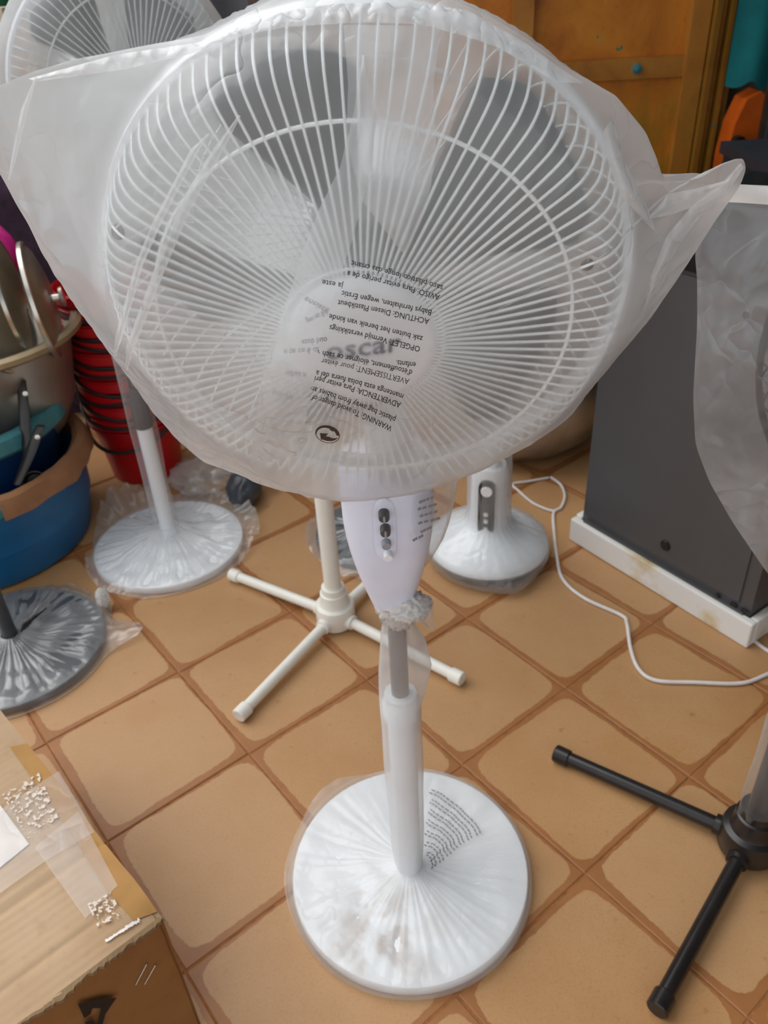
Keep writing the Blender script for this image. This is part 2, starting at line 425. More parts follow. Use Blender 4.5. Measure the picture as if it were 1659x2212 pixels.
jamb = empty('gate_jamb', (1.17, WY - 0.03, 0), 'ridged ochre steel jamb beside the rusty gate', 'door frame')
for k, (x0, x1, y, m) in enumerate([(1.12, 1.137, -0.05, 'gatedark'), (1.14, 1.162, -0.02, 'gateframe'), (1.165, 1.178, -0.055, 'gatedark'), (1.181, 1.205, -0.035, 'gatedark')]):
    MB().box((x0, WY + y, 0), (x1, WY + 0.05, 1.9)).build('jamb_strip', m, jamb, smooth=False)
bolt = MB().lathe([(0.0, -0.01), (0.016, -0.01), (0.014, 0.006), (0, 0.01)], 10, frame((0.90, WY - 0.02, 0.955), (0, -1, 0))).build('bolt', 'teal', gate)

def cloth(name, x0, x1, z0, z1, y, mat, label, cat, amp=0.02, fr=18, rag=0.02, seed=0, th=0.004):
    rows = []; back = []
    for i in range(22):
        r = []; b = []
        for j in range(26):
            u = j / 25; x = x0 + (x1 - x0) * u
            zb = z0 + rag * nz(u * 6, seed) * 2
            z = z1 + (zb - z1) * i / 21
            yy = y + amp * math.sin(u * fr + seed + 0.6 * nz(z * 4, u * 3)) * (0.4 + 0.6 * i / 21)
            r.append((x, yy, z)); b.append((x, yy + th, z))
        rows.append(r); back.append(b)
    return tag(MB().grid(rows).grid(back).build(name, mat), label, cat)
cloth('hanging_cloth', 1.155, 1.42, 0.905, 1.6, 2.86, 'tealcloth', 'teal fabric hanging at the right beside the gate jamb', 'cloth', seed=2, fr=9)
cloth('hanging_tarp', -0.60, -0.305, 1.10, 1.7, 2.75, 'greytarp', 'grey cloth hanging on the back wall above the fans', 'cloth', seed=5, fr=10)
# orange jerrycan and black post at the right edge
jc = empty('jerrycan', (1.245, 2.88, 0.0), 'dirty orange plastic jerrycan by the ochre jamb below teal fabric', 'jerrycan')
m = MB()
prof = [(-0.06, 0.56), (0.06, 0.56), (0.075, 0.6), (0.075, 0.78), (0.05, 0.86), (0.012, 0.89), (-0.03, 0.87), (-0.055, 0.8), (-0.065, 0.7)]
pp = [(1.245 + x, 2.83, z) for x, z in prof]; qq = [(1.245 + x, 2.93, z) for x, z in prof]; n_ = len(prof)
m.add(pp + qq, [tuple(range(n_))[::-1], tuple(range(n_, 2 * n_))] + [(i, (i + 1) % n_, n_ + (i + 1) % n_, n_ + i) for i in range(n_)])
m.build('can_body', 'orange', jc, smooth=False)
MB().lathe([(0, 0.0), (0.02, 0.0), (0.02, 0.03), (0, 0.03)], 12, frame((1.20, 2.82, 0.75), (0, -1, 0))).build('cap', 'black', jc)
tag(MB().box((1.16, 2.8, 0), (1.34, 2.98, 0.559)).build('plinth', 'slate', smooth=False), 'dark slate crate carrying the orange jerrycan', 'crate')
tag(MB().tube([(1.17, 2.5, 0.0), (1.17, 2.5, 1.7)], 0.045, 16).tube([(1.145, 2.462, 0.0), (1.145, 2.462, 1.7)], 0.007, 6).build('steel_post', 'black'), 'black steel post at the far right behind the cabinet', 'post')
tag(MB().box((1.0, 2.0, 0.0), (1.6, 2.42, 0.80)).box((0.99, 1.99, 0.80), (1.61, 2.43, 0.83)).build('dark_crate', 'slate', smooth=False), 'dark slate crate behind the grey cabinet', 'crate')

# ------------------------------------------------------------------ generic fan pieces
def curve_pts(prof, sub=5):
    P = np.array(prof, float); out = []
    for i in range(len(P) - 1):
        p0 = P[max(0, i - 1)]; p1 = P[i]; p2 = P[i + 1]; p3 = P[min(len(P) - 1, i + 2)]
        for k in range(sub):
            t = k / sub
            out.append(0.5 * ((2 * p1) + (-p0 + p2) * t + (2 * p0 - 5 * p1 + 4 * p2 - p3) * t * t + (-p0 + 3 * p1 - 3 * p2 + p3) * t ** 3))
    out.append(P[-1]); return np.array(out)
FRONT = [(0.055, 0.0735), (0.064, 0.074), (0.0715, 0.0705), (0.12, 0.0635), (0.168, 0.0565), (0.190, 0.0525), (0.201, 0.0475), (0.210, 0.036), (0.216, 0.015), (0.218, 0.0)]
REAR = [(0.05, -0.085), (0.09, -0.082), (0.17, -0.068), (0.197, -0.055), (0.211, -0.03), (0.218, 0.0)]
FW = curve_pts(FRONT, 4); RW = curve_pts(REAR, 4)
def blade_mesh():
    m = MB(); rows = []; back = []
    for i in range(12):
        t = i / 11; r = 0.042 + 0.150 * t; row = []; bk = []
        w0 = -0.26 - 0.16 * t; w1 = 0.20 + 0.20 * math.sin(t * math.pi * 0.55)
        if t > 0.85: q = (t - 0.85) / 0.15; w0 += 0.14 * q * q; w1 -= 0.20 * q * q
        for j in range(9):
            a = w0 + (w1 - w0) * j / 8
            z = 0.012 - 0.056 * (j / 8) * (0.6 + 0.4 * t) - 0.006 * math.cos(a * 3)
            row.append((r * math.cos(a), r * math.sin(a), z)); bk.append((r * math.cos(a), r * math.sin(a), z - 0.003))
        rows.append(row); back.append(bk)
    m.grid(rows); m.grid([b[::-1] for b in back])
    rim = [r[0] for r in rows] + rows[-1][1:] + [r[-1] for r in rows[::-1][1:]]
    rim2 = [r[0] for r in back] + back[-1][1:] + [r[-1] for r in back[::-1][1:]]
    m.grid([rim, rim2]); return m
BLADE = None
def fan_head(root, C, a, wire='wire', body='white', blades=True, split=False, nw=90, blade_a=0.0, cap='white', blade_mat='blade', roll=0.0):
    """motor, rear grille, blades, front grille with rings, cap"""
    F = frame(C, a, roll)
    MB().lathe([(0, -0.20), (0.035, -0.198), (0.055, -0.185), (0.062, -0.16), (0.064, -0.10), (0.058, -0.086), (0, -0.086)], 28, F).build('motor_housing', body, root)
    rg = MB().tube([tuple(F @ Vector((0.218 * math.cos(t), 0.218 * math.sin(t), -0.003))) for t in np.linspace(0, 2 * math.pi, 72, endpoint=False)], 0.003, 6, True)
    rg.tube([tuple(F @ Vector((0.16 * math.cos(t), 0.16 * math.sin(t), -0.0695))) for t in np.linspace(0, 2 * math.pi, 56, endpoint=False)], 0.0015, 5, True)
    nr = 60 if split else 48
    for k in range(nr):
        t = 2 * math.pi * (k + 0.5) / nr; c, s_ = math.cos(t), math.sin(t)
        rg.tube([tuple(F @ Vector((r * c, r * s_, z))) for r, z in RW[::2]], 0.0012, 4, caps=False)
    tag(rg.build('rear_grille', wire, root), kind='stuff')
    if blades:
        MB().lathe([(0, 0.03), (0.03, 0.029), (0.042, 0.022), (0.044, -0.03), (0, -0.03)], 24, F).build('blade_hub', blade_mat, root)
        for k in range(5):
            m = blade_mesh(); Rm = F @ Matrix.Rotation(blade_a + 2 * math.pi * k / 5, 4, 'Z')
            m.v = [tuple(Rm @ Vector(p)) for p in m.v]; m.build('blade', blade_mat, root)
    ring = MB().tube([tuple(F @ Vector((0.168 * math.cos(t), 0.168 * math.sin(t), 0.0555))) for t in np.linspace(0, 2 * math.pi, 84, endpoint=False)], 0.0016, 6, True)
    ring.tube([tuple(F @ Vector((0.066 * math.cos(t), 0.066 * math.sin(t), 0.0725))) for t in np.linspace(0, 2 * math.pi, 48, endpoint=False)], 0.0012, 5, True)
    fg = ring.build('front_grille', wire, root)
    MB().lathe_open([(0.2165, -0.009), (0.2215, -0.008), (0.2225, 0.0), (0.2215, 0.008), (0.2165, 0.009), (0.2155, 0), (0.2165, -0.009)], 72, F).build('rim_band', body, root)
    if split:
        wm = MB().tube([(r, 0, z) for r, z in FW], 0.0011, 6, caps=False)
        me = None
        for k in range(nw):
            if me is None:
                w = wm.build('wire', wire); me = w.data
            else:
                w = bpy.data.objects.new('wire', me); COL.objects.link(w)
            w.parent = fg; w.matrix_parent_inverse = parent_world(fg).inverted()
            w.matrix_basis = F @ Matrix.Rotation(2 * math.pi * k / nw, 4, 'Z')
    else:
        wm = MB()
        for k in range(nw):
            t = 2 * math.pi * k / nw; c, s_ = math.cos(t), math.sin(t)
            wm.tube([tuple(F @ Vector((r * c, r * s_, z))) for r, z in FW[::2]], 0.0013, 4, caps=False)
        tag(wm.build('grille_wires', wire, root), kind='stuff')
    MB().lathe([(0, 0.083), (0.03, 0.0825), (0.052, 0.081), (0.0585, 0.078), (0.061, 0.074), (0.060, 0.070), (0, 0.070)], 48, F).build('cap', cap, root)
    return F

def control_box(root, c, a, mat='coolwhite', w=0.045, h0=0.62, h1=0.80, knobs=True):
    """tapered column with a face towards a (horizontal)"""
    a = unit(a); F = frame((c[0], c[1], 0), a)      # local x right, y up(world z), z out
    m = MB(); rows = []
    for i, t in enumerate(np.linspace(0, 1, 14)):
        z = h0 + (h1 - h0) * t; ww = w * (0.40 + 0.60 * math.sin(min(1, t * 1.25 + 0.08) * math.pi / 2)); dd = ww * 0.92 + 0.003
        rows.append([tuple(F @ Vector((ww * math.copysign(abs(math.cos(q)) ** 0.7, math.cos(q)), z, dd * math.copysign(abs(math.sin(q)) ** 0.7, math.sin(q))))) for q in np.linspace(0, 2 * math.pi, 33)])
    m.grid(rows); m.add(rows[0][:-1], [tuple(range(32))]); m.add(rows[-1][:-1], [tuple(range(32))[::-1]])
    return m.build('control_box', mat, root), F

def round_base(root, c, R, mat, h=0.022):
    m = MB().lathe([(0, 0.0), (R * 0.985, 0.0), (R, 0.004), (R, h * 0.75), (R * 0.992, h), (R * 0.9, h + 0.003), (0.06, h + 0.010), (0.03, h + 0.013), (0, h + 0.013)], 72, Tr(c[0], c[1]))
    return m.build('base_disc', mat, root)

def cross_base(root, c, angs, L, mat, hr=0.045, lr=0.0125):
    c = np.array([c[0], c[1], 0.0])
    hub = MB().lathe([(0, 0.004), (hr * 0.9, 0.004), (hr, 0.012), (hr, 0.052), (hr * 0.96, 0.060), (hr * 0.78, 0.064), (hr * 0.72, 0.070), (hr * 0.68, 0.095), (hr * 0.60, 0.097), (hr * 0.58, 0.112), (0, 0.112)], 40, Tr(c[0], c[1])).build('hub', mat, root)
    for t, l in zip(angs, L):
        d = np.array([math.cos(t), math.sin(t), 0.0])
        z0, z1 = 0.026, 0.0165
        p0 = c + d * (hr - 0.012) + [0, 0, z0]; p1 = c + d * l + [0, 0, z1]
        lg = MB().tube([p0, p1], lr, 14).build('leg', mat, root)
        MB().tube([c + d * (hr - 0.004) + [0, 0, z0], c + d * (hr + 0.008) + [0, 0, z0], c + d * (hr + 0.0085) + [0, 0, z0]], [lr + 0.006, lr + 0.005, lr + 0.002], 16).build('socket', mat, lg)
        e = p1 - d * 0.026
        MB().tube([e, e + d * 0.002, p1 + d * 0.002, p1 + d * 0.004], [lr + 0.002, lr + 0.0038, lr + 0.0038, lr + 0.0015], 14).build('foot_cap', mat, lg)
    return hub

# ------------------------------------------------------------------ plastic bags: a taut membrane over an obstacle
class Bag:
    def __init__(s, C, a, outline_px, centre_px, front, back, h=0.005, lifts=(), iters=900, wr=0.0012, seed=0, n_t=420, n_r=80, px=True, fillet=0.0):
        s.F = frame(C, a); s.Fi = s.F.inverted(); s.seed = seed; s.wr = wr
        s.a = unit(a); s.C = np.asarray(C, float)
        loc = [s.to_plane(*p) for p in outline_px] if px else [np.array(p) for p in outline_px]
        c0 = s.to_plane(*centre_px) if px else np.array(centre_px)
        # resample outline with a light spline, by arc length
        P = np.array(loc + [loc[0]]); d = np.r_[0, np.cumsum(np.linalg.norm(np.diff(P, axis=0), axis=1))]
        tt = np.linspace(0, d[-1], n_t, endpoint=False)
        B = np.c_[np.interp(tt, d, P[:, 0]), np.interp(tt, d, P[:, 1])]
        k = 2
        for _ in range(2): B = (np.roll(B, 1, 0) + 2 * B + np.roll(B, -1, 0)) / 4
        s.B = B; s.c0 = c0
        lo = B.min(0) - 0.02; hi = B.max(0) + 0.02
        nx, ny = int((hi[0] - lo[0]) / h) + 2, int((hi[1] - lo[1]) / h) + 2
        X, Y = np.meshgrid(lo[0] + h * np.arange(nx), lo[1] + h * np.arange(ny))
        ins = np.zeros(X.shape, bool); x1, y1 = B[:, 0], B[:, 1]; x2, y2 = np.roll(x1, -1), np.roll(y1, -1)
        for i in range(len(B)):
            if y1[i] == y2[i]: continue
            cnd = ((y1[i] > Y) != (y2[i] > Y)) & (X < (x2[i] - x1[i]) * (Y - y1[i]) / (y2[i] - y1[i]) + x1[i]); ins ^= cnd
        Rr = np.hypot(X, Y)
        fo = np.where(Rr < front[-1][0], np.interp(Rr, [p[0] for p in front], [p[1] for p in front]), -1)
        for (lx, ly, sx, sy, amp, ang) in lifts:
            q = s.to_plane(lx, ly); dx, dy = X - q[0], Y - q[1]; ca, sa = math.cos(ang), math.sin(ang)
            u = (dx * ca + dy * sa) / sx; v = (-dx * sa + dy * ca) / sy
            fo = np.where(fo > -0.5, fo + amp * np.exp(-(u * u + v * v)), fo)
        bo = np.where(Rr < back[-1][0], np.interp(Rr, [p[0] for p in back], [p[1] for p in back]), -1)
        s.lo, s.h = lo, h
        def solve(ob, it):
            z = np.where(ins, np.maximum(ob, 0), 0.0)
            for _ in range(it):
                zz = z.copy()
                zz[1:-1, 1:-1] = 0.25 * (z[:-2, 1:-1] + z[2:, 1:-1] + z[1:-1, :-2] + z[1:-1, 2:])
                z = np.where(ins, np.maximum(zz, ob), 0.0)
            return z
        s.zf = solve(fo, iters); s.zb = solve(bo, iters // 2); s.nr = n_r
    def to_plane(s, x, y):
        d = ray(x, y); t = ((s.C - EYE) @ s.a) / (d @ s.a); p = s.Fi @ Vector(EYE + d * t); return np.array([p.x, p.y])
    def samp(s, Z, x, y):
        fx = (x - s.lo[0]) / s.h; fy = (y - s.lo[1]) / s.h
        i = min(max(int(fx), 0), Z.shape[1] - 2); j = min(max(int(fy), 0), Z.shape[0] - 2); u = fx - i; v = fy - j
        return (Z[j, i] * (1 - u) + Z[j, i + 1] * u) * (1 - v) + (Z[j + 1, i] * (1 - u) + Z[j + 1, i + 1] * u) * v
    def wrinkle(s, x, y, k=1.0):
        ca, sa = math.cos(1.15), math.sin(1.15); u = x * ca + y * sa; v = -x * sa + y * ca
        w = (1 - abs(nz(u * 7, v * 34, s.seed)) * 2) * 0.7 + nz(u * 22, v * 60, s.seed + 3) * 0.35
        r = math.hypot(x, y); mk = min(1.0, max(0.0, (r - 0.195) / 0.05)) + 0.25 * max(0.0, nz(x * 9, y * 9, s.seed + 20))
        if mk > 0.01:
            p = Vector((x * 26 + 0.7 * nz(x * 20, y * 20), y * 26 + 0.7 * nz(x * 20, y * 20, 5), s.seed)); d = mnoise.voronoi(p)[0]
            w += 4.0 * mk * (d[0] - 0.35) * (0.35 + 0.65 * max(0.0, nz(x * 6, y * 6, s.seed + 31) + 0.5))
        return s.wr * k * (w + 0.5)
    def hf(s, x, y): return s.samp(s.zf, x, y) + s.wrinkle(x, y)
    def hit(s, px_, py_, off=0.0):
        """point of the front sheet seen at a pixel"""
        d = ray(px_, py_); o = s.Fi @ Vector(EYE); dl = s.Fi.to_3x3() @ Vector(d)
        z = 0.05
        for _ in range(26):
            t = (z - o.z) / dl.z; q = o + dl * t; z = 0.5 * z + 0.5 * (s.hf(q.x, q.y) + off)
        t = (z - o.z) / dl.z; q = o + dl * t
        return s.F @ Vector((q.x, q.y, s.hf(q.x, q.y) + off))
    def sheet(s, front=True):
        rows = []; n = len(s.B)
        for k in range(s.nr + 1):
            rho = (k / s.nr) ** 0.8; row = []
            for i in range(n + 1):
                b = s.B[i % n]; p = s.c0 + (b - s.c0) * rho
                fade = min(1.0, (1 - rho) * 14)
                if front: z = s.samp(s.zf, *p) * (1 if rho < 0.999 else 0) + s.wrinkle(p[0], p[1]) * (0.25 + 0.75 * fade)
                else: z = -s.samp(s.zb, *p) * (1 if rho < 0.999 else 0) + s.wrinkle(p[0] + 5, p[1], 1.3) * fade
                if rho >= 0.999: z = s.wrinkle(p[0], p[1]) * 0.25
                row.append(tuple(s.F @ Vector((p[0], p[1], z))))
            rows.append(row)
        return MB().grid(rows)
    def strip(s, A, Bp, off=0.004, n=60, m=8, amp=0.0015, arch=0.0):
        A = np.array(A, float); Bp = np.array(Bp, float)
        def along(P, t):
            d = np.r_[0, np.cumsum(np.linalg.norm(np.diff(P, axis=0), axis=1))]; d /= d[-1]
            return np.array([np.interp(t, d, P[:, 0]), np.interp(t, d, P[:, 1])])
        rows = []
        for i in range(n + 1):
            t = i / n; a = along(A, t); b = along(Bp, t); r = []
            for j in range(m + 1):
                u = j / m; q = a + (b - a) * u
                r.append(tuple(s.hit(q[0], q[1], off + arch * math.sin(math.pi * u) + amp * nz(q[0] * .05, q[1] * .03, s.seed + 9))))
            rows.append(r)
        return MB().grid(rows)

def text_mesh(body, shear=0.0):
    cu = bpy.data.curves.new('lettering', 'FONT'); cu.body = body; cu.size = 1.0; cu.shear = shear; cu.resolution_u = 2; cu.offset = 0.0 if 'SSEM' in body else 0.01
    o = bpy.data.objects.new('lettering', cu); COL.objects.link(o)
    dg = bpy.context.evaluated_depsgraph_get(); me = o.evaluated_get(dg).to_mesh()
    v = np.array([p.co[:2] for p in me.vertices], float).reshape(-1, 2); f = [tuple(p.vertices) for p in me.polygons]
    o.evaluated_get(dg).to_mesh_clear(); bpy.data.objects.remove(o); bpy.data.curves.remove(cu)
    return v, f
def text_px(body, p0, p1, hpx, hit, sag=0.0, mirror=False):
    """lettering laid on a surface along the pixel line p0 -> p1"""
    v, f = text_mesh(body)
    w = v[:, 0].max(); p0 = np.array(p0, float); p1 = np.array(p1, float); L = np.linalg.norm(p1 - p0); r = (p1 - p0) / L; up = np.array([r[1], -r[0]])
    if mirror: up = -up
    out = []
    for x, y in v:
        t = x / w; q = p0 + r * L * t + up * (y * hpx / 0.7 + sag * 4 * t * (1 - t))
        out.append(hit(q[0], q[1]))
    return out, f

# ================================================================== MAIN FAN
POLE = onz(884, 1885, 0.015); PX, PY = POLE[0], POLE[1]
mf = empty('pedestal_fan', (PX, PY, 0), 'white pedestal fan in the foreground with round base and bagged head', 'fan')
BC = np.array([(onz(632, 1880, .022) + onz(1142, 1880, .022)) / 2, (onz(890, 1668, .022) + onz(885, 2130, .022)) / 2]); 
BX, BY = BC[0][0], BC[1][1]; BR = 0.199
round_base(mf, (BX, BY), BR, 'white', 0.022)
MB().lathe([(BR * 0.93, -0.0), (BR * 0.93, 0.0005), (BR * 0.998, 0.0008), (BR * 0.998, 0.0035), (BR * 0.93, 0.0035)], 72, Tr(BX, BY)).build('base_gasket', 'black', mf)
zc0, zc1 = 0.404, 0.450
MB().lathe([(0, 0.02), (0.0205, 0.02), (0.0205, zc0 + .005), (0, zc0 + .005)], 28, Tr(PX, PY)).build('lower_tube', 'white', mf)
MB().lathe([(0, zc0), (0.0225, zc0), (0.0265, zc0 + 0.004), (0.0265, zc1 - 0.014), (0.0235, zc1 - 0.008), (0.0235, zc1), (0.014, zc1 + 0.002), (0, zc1 + .002)], 10, Tr(PX, PY)).build('height_collar', 'white', mf)
MB().lathe([(0, zc1), (0.0125, zc1), (0.0125, 0.66), (0, 0.66)], 24, Tr(PX, PY)).build('inner_pole', 'chrome', mf)
cbx, Fc = control_box(mf, (PX - 0.004, PY), (0, -1, 0), 'coolwhite', 0.054, 0.625, 0.83)
rows = []
for i in range(15):
    py = 1074 + 138 * i / 14; t = 2 * i / 14 - 1; hw = 25 * max(0.02, 1 - abs(t) ** 4) ** 0.5; r = []
    for j in range(9):
        u = 2 * j / 8 - 1; r.append(tuple(ony(831 + 3 * t + hw * u, py, PY - 0.0545 + 0.0015 * u * u + 0.0015 * max(0, t))))
    rows.append(r)
MB().grid(rows).build('control_panel', 'coolwhite', mf)
for (kx, ky, kr, km) in [(829, 1106, 12.5, 'knobdark'), (832, 1138, 12, 'knobdark'), (834, 1166, 11, 'knobgrey'), (838, 1191, 10.5, 'white')]:
    d = ray(kx, ky); best = None
    Yf = PY - 0.053 if ky < 1150 else PY - 0.050
    p = ony(kx, ky, Yf)
    MB().lathe([(0, 0.012), (kr * 0.00046, 0.012), (kr * 0.0005, 0.010), (kr * 0.0005, -0.01), (0, -0.01)], 20, frame(p, (0, -1, -0.12))).build('knob', km, mf)
    if km == 'knobdark': MB().box((-0.0013, -0.0042, 0.011), (0.0013, 0.0042, 0.0145), frame(p, (0, -1, -0.12))).build('knob_glint_grip', 'knobgrey', mf, smooth=False)  # grip coloured light to give the reflection down the dark knob
HA = unit((-0.0731, -0.9596, -0.2715)); HC = atd(786, 705.3, 0.674) - HA * 0.0555
MB().tube([(PX, PY, 0.80), (PX, PY, 0.92), (PX, PY - 0.01, 0.98), tuple(HC - HA * 0.11 + np.array([0, 0, -0.03])), tuple(HC - HA * 0.13)], [0.03, 0.022, 0.022, 0.03, 0.03], 16).build('neck', 'white', mf)
FM = fan_head(mf, HC, HA, split=True, nw=112, blade_a=math.radians(108), roll=0.0)
# logo on the cap
v, f = text_mesh('oscar', 0.2)
w = v[:, 0].max(); ca, sa = math.cos(0.12), math.sin(0.12)
lv = []
for x, y in v:
    X, Y = (x - w / 2) * 0.064 / w, (y - 0.22) * 0.026
    lv.append(tuple(FM @ Vector((X * ca - Y * sa, X * sa + Y * ca - 0.001, 0.0838))))
MB().add(lv, f).build('logo', 'inkblue', mf, smooth=False)

# ---- bag over the head
OUT = [(-70, 225), (0, 183), (78, 152), (160, 128), (300, 100), (440, 76), (520, 34), (600, -6), (700, -24), (850, -28), (960, -10), (1050, 30), (1140, 84),
       (1230, 150), (1330, 205), (1395, 285), (1418, 340), (1432, 384), (1446, 379), (1500, 372), (1520, 376), (1560, 352), (1604, 337), (1611, 362), (1598, 398),
       (1540, 480), (1500, 545), (1450, 622), (1400, 692), (1340, 760), (1280, 832), (1236, 895), (1150, 955), (1050, 1008), (985, 1036),
       (900, 1064), (800, 1079), (700, 1074), (600, 1055), (560, 1043), (500, 1018), (440, 996), (380, 945), (330, 890), (280, 815), (230, 748), (150, 640),
       (100, 562), (60, 482), (30, 430), (0, 375), (-70, 300)]
FOB = [(0, 0.087), (0.04, 0.0855), (0.0605, 0.0825), (0.085, 0.077), (0.12, 0.0688), (0.15, 0.0625), (0.190, 0.0555), (0.201, 0.0505), (0.210, 0.039), (0.2185, 0.015), (0.2245, 0.004)]
BOB = [(0, 0.20), (0.06, 0.17), (0.07, 0.10), (0.17, 0.075), (0.2, 0.06), (0.22, 0.035), (0.231, 0.004)]
LIFTS = [(290, 520, 0.10, 0.05, 0.026, 1.05), (700, 960, 0.12, 0.035, 0.022, 0.0), (660, 640, 0.16, 0.025, 0.018, 1.0), (800, 700, 0.11, 0.10, 0.015, 0.0)]
bagm = Bag(HC, HA, OUT, (700, 690), FOB, BOB, lifts=LIFTS, wr=0.0024, seed=1, h=0.004, iters=1400, n_t=720, n_r=130)
hp1 = bagm.hit(254, 501); hp2 = bagm.hit(1268, 572)
MT['filmmain'] = film('frosted_polythene_bag', 0.25, 0.46, 0.29, (0.97, 0.975, 0.98, 1), gloss=1.4, holes=[(hp1, 0.0058), (hp2, 0.0052)], crinkle=1.0, cscale=38, bd=0.0032)
MT['filmstrip'] = film('frosted_polythene_fold', 0.26, 0.35, 0.39, (0.97, 0.975, 0.98, 1), crinkle=1.0, cscale=60, gloss=1.6, bd=0.0025)
MT['filmhem'] = film('folded_polythene_hem', 0.48, 0.2, 0.32, (0.98, 0.98, 0.985, 1), crinkle=1.0, cscale=110, gloss=2.0, bd=0.0016)
fb = empty('plastic_bag', tuple(HC - np.array([0, 0, 0.24])), 'large frosted plastic bag with printed warnings over the foreground fan head', 'plastic bag')
bagm.sheet(True).build('front_sheet', 'filmmain', fb, auto=False)
bagm.sheet(False).build('back_sheet', 'filmmain', fb, auto=False)
def pleat(A, B, off=0.004, arch=0.0, name='fold', n=60, m=8, amp=0.0015, mat='filmstrip'): return bagm.strip(A, B, off, n, m, amp, arch).build(name, mat, fb, auto=False)
pleat([(782, 120), (765, 240), (735, 360), (690, 450), (655, 540), (610, 680), (572, 775), (556, 880), (540, 1000)],
      [(790, 120), (815, 250), (795, 390), (760, 520), (742, 575), (712, 670), (690, 740), (672, 850), (645, 985)], 0.007, 0.003)
pleat([(452, 290), (430, 325), (385, 410), (345, 490), (310, 570), (262, 735), (250, 770)], [(449, 288), (412, 322), (366, 410), (325, 490), (292, 570), (248, 728), (246, 768)], 0.006, 0.004)
pleat([(520, 250), (480, 330), (440, 400), (400, 480), (350, 600), (288, 760), (275, 800)], [(516, 248), (458, 325), (415, 395), (378, 470), (330, 590), (272, 750), (271, 798)], 0.005, 0.004)
pleat([(950, 56), (936, 190), (942, 330), (925, 430), (880, 540)], [(742, 54), (752, 180), (748, 300), (780, 430), (868, 545)], 0.004, 0.004)
pleat([(60, 170), (250, 118), (440, 90), (600, 26), (730, 8), (880, 4), (1010, 22), (1140, 96), (1200, 140), (1260, 180)],
      [(80, 176), (270, 150), (430, 112), (500, 80), (620, 58), (780, 48), (900, 52), (1000, 76), (1080, 104), (1140, 140), (1200, 178)], 0.004, 0.003, 'hem', 160, 8, 0.006, 'filmhem')
pleat([(80, 166), (62, 230), (46, 300), (22, 390)], [(76, 165), (46, 235), (32, 300), (17, 388)], 0.005, 0.004)
pleat([(1325, 250), (1345, 340), (1390, 430), (1420, 500), (1432, 520)], [(1300, 290), (1315, 350), (1340, 420), (1385, 470), (1428, 515)], 0.005, 0.007)
pleat([(1400, 470), (1445, 418), (1500, 408), (1575, 388)], [(1404, 474), (1455, 462), (1500, 446), (1576, 392)], 0.004, 0.006)
pleat([(1600, 352), (1555, 400), (1490, 450), (1440, 510), (1405, 600), (1390, 670)], [(1606, 362), (1570, 420), (1515, 466), (1466, 530), (1425, 610), (1393, 672)], 0.004, 0.006)

# ---- print on the bag
hitb = lambda x, y: bagm.hit(x, y, 0.0028)
hitp = lambda x, y: bagm.hit(x, y, 0.0016)
LINES = [('WARNING: To avoid danger of s', (848, 921), (668, 850), -4), ('plastic bag away from babies an', (856, 902), (674, 834), -3), ('ADVERTENCIA: Para evitar peri', (867, 870), (681, 812), -3),
         ('mantenga esta bolsa fuera del a', (873, 852), (684, 800), -3), ('AVERTISSEMENT: pour éviter', (885, 819), (695, 774), -2), ("d'étouffement, éloigner ce sach", (892, 800), (698, 758), -2),
         ('enfants.', (899, 783), (856, 778), 0), ('OPGELET: Vermijd verstikkings', (909, 749), (713, 702), -1), ('zak buiten het bereik van kinde', (914, 727), (712, 678), -1),
         ('ACHTUNG: Diesen Plastikbeut', (928, 689), (731, 648), -1), ('Babys fernhalten, wegen Erstic', (934, 670), (739, 628), 0), ('AVISO: Para evitar perigo de a', (951, 637), (751, 585), -2),
         ('saco plástico longe das crianc', (958, 617), (760, 563), -2), ('ja este', (742, 612), (697, 604), 0)]
for body, a, b, sg in LINES:
    v, f = text_px(body, a, b, 12.5, hitb if body != 'ja este' else (lambda x, y: bagm.hit(x, y, 0.0135)), sg); MB().add(v, f).build('lettering', 'ink', fb, smooth=False)
for body, a, b in [('eneiste', (660, 640), (712, 668)), ('gem van Bab', (660, 690), (705, 668)), ('ezeb buo', (650, 735), (706, 728)), ('e te ce 6 of', (612, 755), (690, 750)), ('niños n', (618, 800), (662, 806)), ('e no llev', (590, 842), (634, 858))]:
    v, f = text_px(body, a, b, 13, lambda x, y: bagm.hit(x, y, 0.001), 0, True); MB().add(v, f).build('lettering', 'inkgrey', fb, smooth=False)
